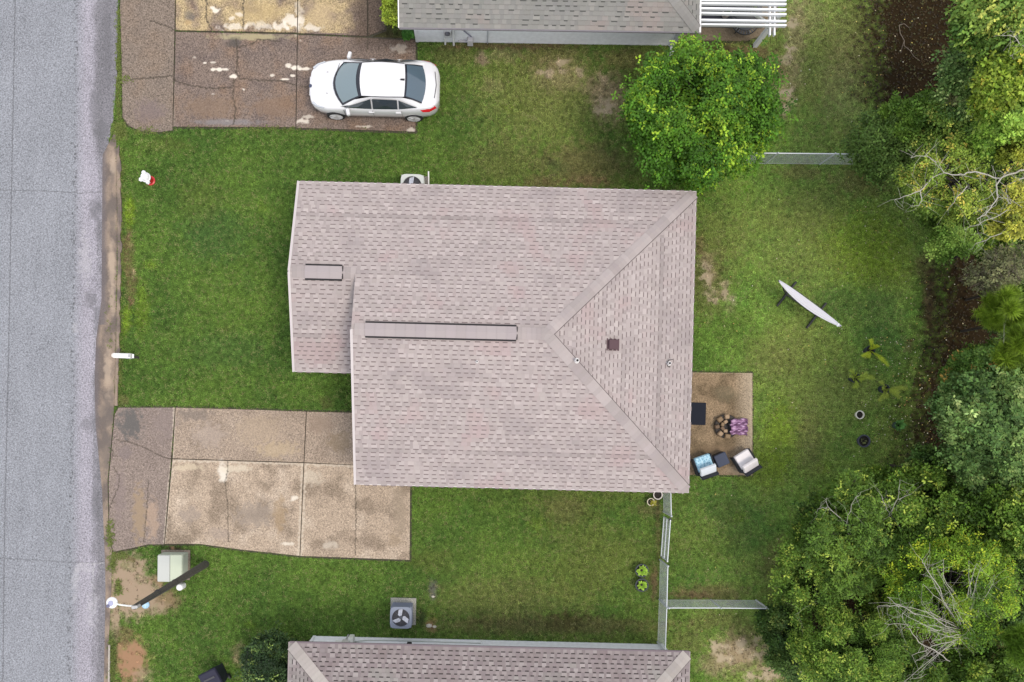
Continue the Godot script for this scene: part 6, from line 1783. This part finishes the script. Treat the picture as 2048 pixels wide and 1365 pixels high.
# one tree: trunk, limbs, and a crown of leaf clumps gathered in blobs
func tree(called: String, label: String, category: String, px: float, py: float, hc: float, rpx: float, rpy: float, ry: float, pal: Array, o := {}) -> Node3D:
	var r := RandomNumberGenerator.new(); r.seed = int(px * 3.0 + py * 7.0)
	var c := site(px, py, hc)
	var kx := (HIGH - hc) / HIGH / SCALE
	var rx := rpx * kx; var rz := rpy * kx
	var foot: Vector3 = Vector3(c.x, 0, c.z) + o.get("lean", Vector3(c.x * 0.14, 0, c.z * 0.08) if hc > 1.7 and px > 1500.0 else Vector3.ZERO)
	var t := thing(called, label, category, foot, 0.0, o.get("group", ""))
	var cc: Vector3 = c - foot
	var blobs: int = o.get("blobs", 26)
	var bs := []
	for k in blobs:
		var an := r.randf() * TAU; var q := sqrt(r.randf()) * 0.82; var el := r.randf_range(-0.75, 0.8)
		var p: Vector3 = cc + Vector3(cos(an) * q * rx, el * ry * sqrt(maxf(0.05, 1.0 - q * q)) , sin(an) * q * rz)
		if p.y < 0.25: p.y = 0.25
		bs.append([p, r.randf_range(0.24, 0.42) * minf(rx, rz) * o.get("blob", 1.0), r.randf()])
	# wood
	var bark: Material = o.get("bark", M.bark)
	var tr: float = o.get("trunk", 0.11)
	var wood := MB.new()
	var fork := Vector3(cc.x * 0.6, maxf(0.3, cc.y - ry * 0.5), cc.z * 0.6)
	wood.path([Vector3(0, -0.1, 0), Vector3(r.randf_range(-0.08, 0.08), fork.y * 0.5, r.randf_range(-0.08, 0.08)) + cc * Vector3(0.25, 0, 0.25), fork], tr, tr * 0.72, 8)
	part("trunk", wood, bark, t)
	var limb := MB.new()
	for e in bs:
		var p: Vector3 = e[0]
		var mid := fork.lerp(p, 0.5) + Vector3(r.randf_range(-0.2, 0.2), r.randf_range(-0.05, 0.25), r.randf_range(-0.2, 0.2))
		limb.path([fork, mid, p], tr * 0.42, tr * 0.14, 5)
		for k in int(o.get("twigs", 3)):
			var d: Vector3 = Vector3(r.randf_range(-1, 1), r.randf_range(-0.2, 0.9), r.randf_range(-1, 1)).normalized() * e[1] * o.get("twig_reach", 0.9)
			limb.path([mid.lerp(p, r.randf_range(0.4, 1.0)), p + d * 0.5 + Vector3(0, 0.04, 0), p + d], tr * 0.12, tr * 0.05, 4)
	part("limbs", limb, bark, t)
	if o.has("branches"):                                     # bare boughs that show above the leaves
		var bb := MB.new()
		for q in o.branches:
			var pts := []
			for w in q[1]: pts.append(site(w[0], w[1], w[2]) - foot)
			pts = bend(pts, r)
			bb.path(pts, q[0] * 0.36, q[0] * 0.10, 6)
			for k in pts.size():
				if k > 0:
					for m in 1:
						var d := Vector3(r.randf_range(-1, 1), r.randf_range(-0.1, 0.5), r.randf_range(-1, 1)).normalized() * r.randf_range(0.3, 0.7)
						bb.path([pts[k], pts[k] + d * 0.5 + Vector3(r.randf_range(-0.08, 0.08), 0.03, r.randf_range(-0.08, 0.08)), pts[k] + d], q[0] * 0.08, q[0] * 0.035, 4)
		part("bough", bb, o.get("bough_bark", M.pale_bark), t)
	# leaves
	var n := int(o.get("clumps", 3000) * (1.5 if hc > 2.6 or px > 1700.0 else 1.0))
	if n > 0:
		var where: Array[Transform3D] = []; var tint := PackedColorArray()
		var ls: float = o.get("leaf", 0.085)
		for k in n:
			var e: Array = bs[r.randi() % bs.size()]
			var d := Vector3(r.randfn(), r.randfn() + 0.35, r.randfn()).normalized()
			var p: Vector3 = e[0] + d * e[1] * pow(r.randf(), 0.4) * Vector3(1.15, 0.8, 1.15)
			if r.randf() < o.get("stray", 0.12): p += d * e[1] * 0.6
			if p.y < 0.04: continue
			var b := Basis(Vector3.UP, r.randf() * TAU) * Basis(Vector3.RIGHT, r.randf_range(-0.5, 0.5))
			where.append(Transform3D(b.scaled(Vector3.ONE * r.randf_range(0.65, 1.35)), p))
			var f := clampf(e[2] * 0.55 + r.randf() * 0.5, 0.0, 1.0)
			var col: Color = pal[0].lerp(pal[1], clampf(f * 2.0, 0.0, 1.0)).lerp(pal[2], clampf(f * 2.0 - 1.0, 0.0, 1.0) * 0.9)
			if pal.size() > 3 and r.randf() < pal[4] * (2.0 if e[2] > 0.6 else 0.4): col = pal[3]
			var g := r.randf_range(0.55, 1.4)
			g *= 1.75 if px > 1600.0 else 1.45
			tint.append(Color(col.r * g, col.g * g, col.b * g))
		var cm: MB = needle_clump(ls) if o.get("needles", false) else leaf_clump(o.get("per", 8), ls, ls * o.get("slim", 0.33), 200 + int(px) % 7, o.get("spread", 1.0))
		scatter("crown", cm.mesh(M.leaf), where, tint, t)
	return t

func bend(pts: Array, r: RandomNumberGenerator) -> Array:      # a smooth, slightly wandering line through the points
	var out := []
	for i in pts.size() - 1:
		var a: Vector3 = pts[maxi(i - 1, 0)]; var b: Vector3 = pts[i]; var c: Vector3 = pts[i + 1]; var d: Vector3 = pts[mini(i + 2, pts.size() - 1)]
		for k in 4:
			out.append(b.cubic_interpolate(c, a, d, k / 4.0) + Vector3(r.randf_range(-1, 1), r.randf_range(-1, 1), r.randf_range(-1, 1)) * 0.025)
	out.append(pts[pts.size() - 1])
	return out

func needle_clump(ln: float) -> MB:
	var r := RandomNumberGenerator.new(); r.seed = 77
	var b := MB.new()
	for k in 46:
		var an := r.randf() * TAU; var el := r.randf_range(0.0, 1.35)
		var d := Vector3(cos(an) * cos(el), sin(el), sin(an) * cos(el))
		var s := d.cross(Vector3.UP if absf(d.y) < 0.95 else Vector3.RIGHT).normalized() * 0.007
		var g := r.randf_range(0.7, 1.3)
		b.col = Color(g, g, g)
		b.tri(d * 0.03 - s, d * 0.03 + s, d * ln * r.randf_range(0.8, 1.15))
	return b

func forest() -> void:
	var bright := [Color(0.022, 0.060, 0.006), Color(0.043, 0.115, 0.008), Color(0.085, 0.180, 0.013), Color(0.19, 0.30, 0.022), 0.09]
	tree("leafy_tree", "round bright green leafy tree north of the mauve roof's corner", "tree", 1394, 238, 2.5, 152, 142, 1.75, bright, {"blobs": 84, "clumps": 13000, "leaf": 0.075, "trunk": 0.14, "blob": 0.72, "twigs": 2, "stray": 0.12, "slim": 0.4})
	var hedge := [Color(0.12, 0.19, 0.02), Color(0.22, 0.30, 0.03), Color(0.36, 0.42, 0.05)]
	tree("hedge_shrub", "bright yellow-green shrub against the west end of the grey roof", "shrub", 785, 26, 0.8, 17, 36, 0.7, hedge, {"blobs": 14, "clumps": 1100, "leaf": 0.06, "trunk": 0.04, "blob": 1.3})
	tree("small_shrub", "small deep green shrub at the white wall's left corner", "shrub", 818, 70, 0.35, 13, 11, 0.3, [Color(0.025, 0.07, 0.015), Color(0.045, 0.13, 0.025), Color(0.08, 0.2, 0.03)], {"blobs": 8, "clumps": 300, "leaf": 0.06, "trunk": 0.02})
	var dark := [Color(0.006, 0.013, 0.005), Color(0.016, 0.036, 0.012), Color(0.065, 0.115, 0.035), Color(0.14, 0.2, 0.05), 0.04]
	tree("dark_bush", "large dark green bush against the bottom house's left roof corner", "bush", 540, 1326, 1.2, 54, 62, 1.1, dark, {"blobs": 40, "clumps": 3600, "leaf": 0.075, "trunk": 0.05})
	tree("garden_bush", "mid green bush at the bottom edge below the dark one", "bush", 556, 1368, 1.2, 30, 26, 0.7, [Color(0.05, 0.11, 0.015), Color(0.11, 0.20, 0.02), Color(0.2, 0.3, 0.03)], {"blobs": 12, "clumps": 700, "leaf": 0.075, "trunk": 0.04})
	# the wood along the east side
	var yg := [Color(0.05, 0.09, 0.010), Color(0.13, 0.19, 0.02), Color(0.24, 0.29, 0.04), Color(0.38, 0.33, 0.05), 0.03]
	var mixg := [Color(0.032, 0.072, 0.014), Color(0.085, 0.15, 0.025), Color(0.17, 0.24, 0.045), Color(0.3, 0.33, 0.07), 0.08]
	var cool := [Color(0.025, 0.054, 0.016), Color(0.058, 0.110, 0.028), Color(0.125, 0.19, 0.052), Color(0.22, 0.29, 0.10), 0.06]
	var olive := [Color(0.020, 0.042, 0.006), Color(0.050, 0.098, 0.012), Color(0.112, 0.180, 0.024), Color(0.22, 0.28, 0.045), 0.07]
	var gold := [Color(0.016, 0.045, 0.005), Color(0.066, 0.130, 0.009), Color(0.148, 0.230, 0.014), Color(0.25, 0.30, 0.02), 0.07]
	var grp := "trees of the wood along the east side"
	tree("woodland_tree", "mid green tree in the top right corner", "tree", 2005, 35, 6.4, 88, 78, 1.6, mixg, {"blobs": 34, "clumps": 3600, "leaf": 0.10, "group": grp, "trunk": 0.13})
	tree("woodland_tree", "dark blue-green tree left of the yellow-green ones near the top right corner", "tree", 1968, 155, 4.6, 62, 76, 1.5, cool, {"blobs": 30, "clumps": 2600, "leaf": 0.09, "group": grp, "trunk": 0.1})
	tree("woodland_tree", "yellow-green tree with pale limbs at the right edge near the top", "tree", 2018, 165, 7.0, 56, 66, 1.2, yg, {"blobs": 22, "clumps": 2000, "leaf": 0.10, "group": grp, "branches": [[0.05, [[2075, 110, 6.8], [2045, 90, 7.3], [2025, 72, 7.6], [2005, 70, 7.7]]], [0.04, [[2075, 110, 6.8], [2040, 120, 7.2], [2020, 112, 7.4]]]]})
	tree("woodland_tree", "light green rounded tree at the right edge above the bare boughs", "tree", 2022, 252, 6.6, 66, 52, 1.2, [Color(0.07, 0.14, 0.02), Color(0.15, 0.25, 0.035), Color(0.27, 0.37, 0.06)], {"blobs": 24, "clumps": 2600, "leaf": 0.085, "group": grp})
	tree("woodland_tree", "thin dark tree with small scattered leaves above the shrubs", "tree", 1930, 195, 4.2, 32, 24, 0.8, [Color(0.05, 0.07, 0.03), Color(0.11, 0.13, 0.05), Color(0.26, 0.25, 0.12)], {"blobs": 12, "clumps": 260, "leaf": 0.07, "group": grp, "trunk": 0.06})
	tree("woodland_shrub", "spreading dark green shrub at the east end of the north fence", "shrub", 1772, 292, 1.2, 78, 66, 1.1, [Color(0.032, 0.062, 0.012), Color(0.065, 0.115, 0.022), Color(0.13, 0.20, 0.045)], {"blobs": 34, "clumps": 2000, "leaf": 0.075, "trunk": 0.05})
	tree("woodland_shrub", "tall feathery green shrub rising above the fence-end thicket", "shrub", 1812, 240, 2.2, 42, 46, 1.2, [Color(0.04, 0.08, 0.012), Color(0.075, 0.14, 0.02), Color(0.13, 0.21, 0.03)], {"blobs": 18, "clumps": 1300, "leaf": 0.08, "trunk": 0.05})
	tree("woodland_shrub", "mixed green shrub between the fence-end thicket and the bare boughs", "shrub", 1885, 250, 2.8, 62, 50, 1.3, mixg, {"blobs": 22, "clumps": 1500, "leaf": 0.08, "trunk": 0.06})
	tree("bare_limbed_tree", "half-bare tree with long pale boughs reaching west over the lawn", "tree", 1915, 372, 5.2, 120, 92, 1.4, [Color(0.04, 0.075, 0.010), Color(0.10, 0.155, 0.02), Color(0.21, 0.26, 0.035), Color(0.36, 0.31, 0.06), 0.09], {"blobs": 44, "clumps": 1500, "leaf": 0.066, "trunk": 0.16, "blob": 0.6, "group": grp, "twigs": 4, "lean": Vector3(2.8, 0, -0.2), "branches": [
		[0.085, [[2075, 335, 5.6], [2030, 345, 6.2], [1998, 362, 6.6], [1995, 395, 6.8], [1975, 425, 7.0], [1955, 438, 7.1]]], [0.06, [[2000, 358, 6.4], [1950, 345, 6.4], [1920, 350, 6.2], [1890, 344, 6.1], [1868, 322, 6.0], [1848, 312, 6.0], [1822, 316, 5.9]]], [0.05, [[1890, 346, 6.1], [1862, 358, 6.0], [1840, 382, 5.9], [1808, 392, 5.8], [1790, 402, 5.7]]], [0.04, [[1842, 380, 5.9], [1845, 402, 5.9], [1828, 414, 5.8]]], [0.05, [[2070, 350, 5.6], [2020, 368, 6.4], [2018, 400, 6.7], [2022, 408, 6.8]]], [0.035, [[2048, 395, 6.2], [2000, 430, 6.6], [1960, 446, 6.6], [1930, 460, 6.5]]], [0.04, [[2060, 460, 5.8], [2010, 466, 6.3], [1975, 478, 6.3], [1950, 490, 6.2]]], [0.04, [[1935, 372, 6.2], [1915, 395, 6.2], [1905, 410, 6.1]]]]})
	tree("woodland_tree", "golden-yellow leaved tree at the right edge below the bare boughs", "tree", 2030, 425, 6.2, 44, 50, 1.0, [Color(0.09, 0.12, 0.015), Color(0.18, 0.20, 0.022), Color(0.34, 0.33, 0.05)], {"blobs": 18, "clumps": 420, "leaf": 0.07, "group": grp, "twigs": 6})
	tree("woodland_tree", "golden-green tree at the right edge beside the bare boughs", "tree", 2040, 300, 6.6, 40, 34, 0.9, [Color(0.08, 0.12, 0.015), Color(0.16, 0.195, 0.022), Color(0.30, 0.31, 0.045)], {"blobs": 14, "clumps": 520, "leaf": 0.085, "group": grp})
	tree("woodland_shrub", "fresh green bushy tree at the lawn edge below the bare boughs", "shrub", 1905, 480, 3.0, 36, 44, 1.1, [Color(0.05, 0.11, 0.016), Color(0.11, 0.19, 0.03), Color(0.2, 0.29, 0.06)], {"blobs": 18, "clumps": 1000, "leaf": 0.075, "trunk": 0.06})
	tree("woodland_shrub", "olive shrub beneath the long pale boughs", "shrub", 1880, 402, 2.6, 60, 44, 1.0, olive, {"blobs": 22, "clumps": 1300, "leaf": 0.08, "trunk": 0.06})
	tree("dead_shrub", "grey-brown leafless thicket between the golden tree and the pines", "shrub", 2000, 545, 4.2, 62, 44, 1.2, [Color(0.06, 0.07, 0.03), Color(0.10, 0.11, 0.05), Color(0.16, 0.17, 0.08)], {"blobs": 40, "clumps": 700, "leaf": 0.05, "twigs": 9, "twig_reach": 1.6, "trunk": 0.08, "bark": mat(lin(0.16, 0.13, 0.10), 0.9)})
	var pine := [Color(0.045, 0.085, 0.008), Color(0.095, 0.155, 0.013), Color(0.18, 0.255, 0.026)]
	tree("young_pine", "young pine with soft bright needles, upper of two at the right edge", "pine tree", 2006, 622, 4.8, 32, 44, 1.0, pine, {"blobs": 18, "clumps": 230, "leaf": 0.30, "needles": true, "blob": 0.7, "trunk": 0.07})
	tree("young_pine", "young pine with vivid needles, lower of two at the right edge", "pine tree", 2035, 690, 5.6, 32, 42, 1.1, pine, {"blobs": 16, "clumps": 210, "leaf": 0.30, "needles": true, "blob": 0.8, "trunk": 0.07, "branches": [[0.025, [[2008, 700, 4.6], [2008, 640, 4.9], [2008, 622, 5.0]]]], "bough_bark": M.pale_bark})
	tree("young_pine", "pine cut off by the right edge in the lower corner", "pine tree", 2046, 1290, 6.0, 30, 46, 1.2, [Color(0.03, 0.07, 0.008), Color(0.065, 0.125, 0.012), Color(0.12, 0.20, 0.022)], {"blobs": 14, "clumps": 200, "leaf": 0.32, "needles": true, "blob": 0.9})
	tree("broad_tree", "broad dense blue-green tree on the right below the pines", "tree", 1972, 868, 4.6, 108, 120, 2.0, cool, {"blobs": 64, "clumps": 8500, "leaf": 0.085, "trunk": 0.17, "group": grp, "blob": 0.75, "twigs": 2})
	tree("woodland_shrub", "low dark green shrub where the leaf mould narrows, above the broad tree", "shrub", 1945, 745, 3.2, 52, 44, 1.1, [Color(0.025, 0.06, 0.012), Color(0.055, 0.11, 0.02), Color(0.11, 0.18, 0.035), Color(0.3, 0.2, 0.05), 0.05], {"blobs": 22, "clumps": 1700, "leaf": 0.08, "trunk": 0.06})
	tree("woodland_shrub", "dark shrub at the right edge beside the lower pine", "shrub", 2035, 770, 4.0, 44, 50, 1.2, olive, {"blobs": 18, "clumps": 1500, "leaf": 0.08, "trunk": 0.06})
	tree("woodland_tree", "dark green tree at the right edge below the broad tree", "tree", 2015, 1040, 5.2, 70, 64, 1.6, olive, {"blobs": 28, "clumps": 3000, "leaf": 0.085, "group": grp})
	tree("willow_tree", "slender-leaved dark tree with pale forking limbs at the lawn's south-east edge", "tree", 1708, 1062, 3.4, 122, 116, 1.8, olive, {"blobs": 60, "clumps": 6000, "leaf": 0.08, "slim": 0.22, "trunk": 0.12, "blob": 0.62, "group": grp, "stray": 0.25, "branches": [[0.035, [[1702, 1080, 3.6], [1694, 1050, 4.2], [1704, 1012, 4.8], [1722, 985, 5.2]]], [0.03, [[1694, 1046, 4.2], [1656, 1014, 4.6], [1654, 996, 4.8]]], [0.022, [[1656, 1016, 4.6], [1636, 1018, 4.8]]], [0.035, [[1784, 1062, 3.8], [1780, 1030, 4.4], [1797, 998, 5.0], [1800, 960, 5.3]]], [0.028, [[1780, 1030, 4.4], [1768, 1005, 4.8], [1760, 985, 5.0]]], [0.025, [[1797, 1000, 5.0], [1824, 988, 5.2]]], [0.03, [[1764, 1095, 3.6], [1765, 1060, 4.0]]]]})
	tree("woodland_tree", "dark olive tree in front of the broad tree, left of the golden one", "tree", 1850, 1010, 3.8, 96, 84, 1.6, olive, {"blobs": 40, "clumps": 3600, "leaf": 0.09, "slim": 0.24, "group": grp, "blob": 0.7})
	tree("willow_shrub", "olive-green thicket around the end of the short south fence", "shrub", 1612, 1160, 2.4, 76, 104, 1.4, olive, {"blobs": 44, "clumps": 5000, "leaf": 0.075, "slim": 0.2, "trunk": 0.07, "blob": 0.65, "stray": 0.25, "branches": [[0.018, [[1650, 1200, 2.6], [1620, 1210, 3.0], [1590, 1230, 3.0]]], [0.016, [[1640, 1120, 2.8], [1655, 1145, 3.2], [1670, 1160, 3.2]]]]})
	var fan := [[0.05, [[1938, 1275, 4.6], [1905, 1235, 5.4], [1880, 1180, 6.2], [1850, 1135, 6.7], [1845, 1122, 6.8]]], [0.045, [[1938, 1275, 4.6], [1890, 1260, 5.4], [1835, 1230, 6.0], [1800, 1212, 6.4], [1775, 1195, 6.6]]], [0.04, [[1938, 1275, 4.6], [1900, 1262, 5.2], [1860, 1262, 5.6], [1815, 1252, 5.8], [1770, 1248, 6.0]]], [0.04, [[1938, 1275, 4.6], [1930, 1240, 5.2], [1915, 1195, 6.0], [1890, 1160, 6.4], [1888, 1120, 6.8]]], [0.03, [[1935, 1270, 4.7], [1920, 1245, 5.2], [1895, 1210, 5.8], [1868, 1165, 6.3]]], [0.03, [[1800, 1213, 6.4], [1780, 1212, 6.4], [1755, 1214, 6.4]]], [0.03, [[1940, 1272, 4.7], [1965, 1230, 5.4], [1968, 1190, 6.0], [1990, 1150, 6.4]]], [0.05, [[1900, 1325, 4.4], [1870, 1300, 4.8], [1838, 1285, 5.2], [1815, 1252, 5.6], [1805, 1230, 5.8]]], [0.03, [[1866, 1300, 4.8], [1850, 1315, 5.0], [1830, 1325, 5.2]]]]
	var fr := RandomNumberGenerator.new(); fr.seed = 131
	for q in 22:                                               # thin pale stems fanning up from one stool
		var an := fr.randf_range(2.5, 5.1); var ln := fr.randf_range(55, 150)
		var sx := 1936.0 + fr.randf_range(-8, 8); var sy := 1272.0 + fr.randf_range(-8, 8)
		fan.append([fr.randf_range(0.022, 0.04), [[sx, sy, 4.9], [sx + cos(an) * ln * 0.5, sy + sin(an) * ln * 0.5, 6.3], [sx + cos(an + fr.randf_range(-0.2, 0.2)) * ln, sy + sin(an + fr.randf_range(-0.2, 0.2)) * ln, 7.0]]])
	tree("golden_tree", "golden-green tree with a fan of pale stems in the lower right corner", "tree", 1905, 1172, 5.0, 140, 118, 1.9, gold, {"blobs": 90, "clumps": 5200, "leaf": 0.062, "slim": 0.26, "trunk": 0.13, "blob": 0.45, "group": grp, "stray": 0.22, "lean": Vector3(0.5, 0, 1.2), "branches": fan})
	tree("willow_tree", "mid green slender-leaved tree along the bottom edge, left of the golden one", "tree", 1700, 1290, 3.2, 120, 84, 1.5, olive, {"blobs": 48, "clumps": 6000, "leaf": 0.078, "slim": 0.22, "blob": 0.65, "group": grp, "stray": 0.22, "branches": [[0.025, [[1740, 1330, 3.4], [1780, 1312, 4.0], [1800, 1290, 4.2]]], [0.022, [[1600, 1345, 3.0], [1640, 1335, 3.4], [1665, 1330, 3.6]]]]})
	tree("woodland_tree", "dark tree in the lower right corner under the pale stems", "tree", 1930, 1330, 3.8, 110, 60, 1.4, olive, {"blobs": 36, "clumps": 3400, "leaf": 0.09, "slim": 0.25, "group": grp, "blob": 0.7, "branches": [[0.03, [[1890, 1340, 4.0], [1850, 1352, 4.6], [1820, 1360, 4.8]]]]})
	var under := [Color(0.018, 0.042, 0.010), Color(0.040, 0.080, 0.016), Color(0.085, 0.135, 0.028), Color(0.16, 0.2, 0.05), 0.05]
	var k := 0
	for e in [[2000, 480, 2.6, 70, 50, "olive undergrowth below the golden-yellow tree at the right edge"], [2040, 570, 3.0, 60, 50, "dark undergrowth at the right edge behind the leafless thicket"], [2030, 640, 3.0, 40, 40, "dark undergrowth between the two young pines"], [1985, 715, 2.4, 40, 34, "low dark undergrowth below the upper pine, beside the leaf mould"], [2010, 345, 3.4, 70, 50, "olive undergrowth beneath the main pale bough at the right edge"], [1945, 310, 2.6, 70, 50, "green undergrowth between the half-bare tree and the rounded light green one"], [1960, 425, 2.6, 60, 46, "dark undergrowth between the half-bare tree and the golden-yellow one"], [2035, 90, 4.2, 60, 60, "dark undergrowth at the right edge below the top right corner tree"], [2040, 220, 4.2, 50, 60, "dark undergrowth at the right edge behind the yellow-green tree"], [2030, 960, 3.6, 60, 60, "dark undergrowth at the right edge under the broad tree"], [1985, 1010, 3.0, 60, 46, "dark undergrowth below the broad tree's lower edge"], [1870, 1075, 2.6, 70, 56, "dark undergrowth above the golden-green tree"], [1780, 1175, 2.2, 80, 60, "dark undergrowth left of the golden-green tree"], [1560, 1250, 1.4, 40, 46, "low olive undergrowth past the end of the short south fence"], [1650, 1030, 1.8, 50, 44, "low olive undergrowth at the lawn edge, upper left of the pale forks"], [1760, 968, 2.4, 60, 36, "green undergrowth at the top of the south-east thicket"], [1850, 935, 2.6, 40, 40, "dark undergrowth left of the broad tree, below the leaf mould"], [1600, 1335, 1.6, 60, 46, "olive undergrowth at the bottom edge beside the straw patch"], [1800, 1345, 2.6, 80, 44, "dark undergrowth at the bottom edge below the fan of pale stems"], [2010, 1230, 3.6, 60, 60, "dark undergrowth right of the golden-green tree"], [2035, 1120, 4.0, 50, 60, "dark undergrowth at the right edge above the corner pine"]]:
		tree("undergrowth_shrub", e[5], "shrub", e[0], e[1], e[2], e[3], e[4], 0.95, under if k % 3 else olive, {"blobs": 26, "clumps": 1500, "leaf": 0.085, "slim": 0.28, "trunk": 0.05, "blob": 0.85, "lean": Vector3(0.1, 0, 0.1)})
		k += 1
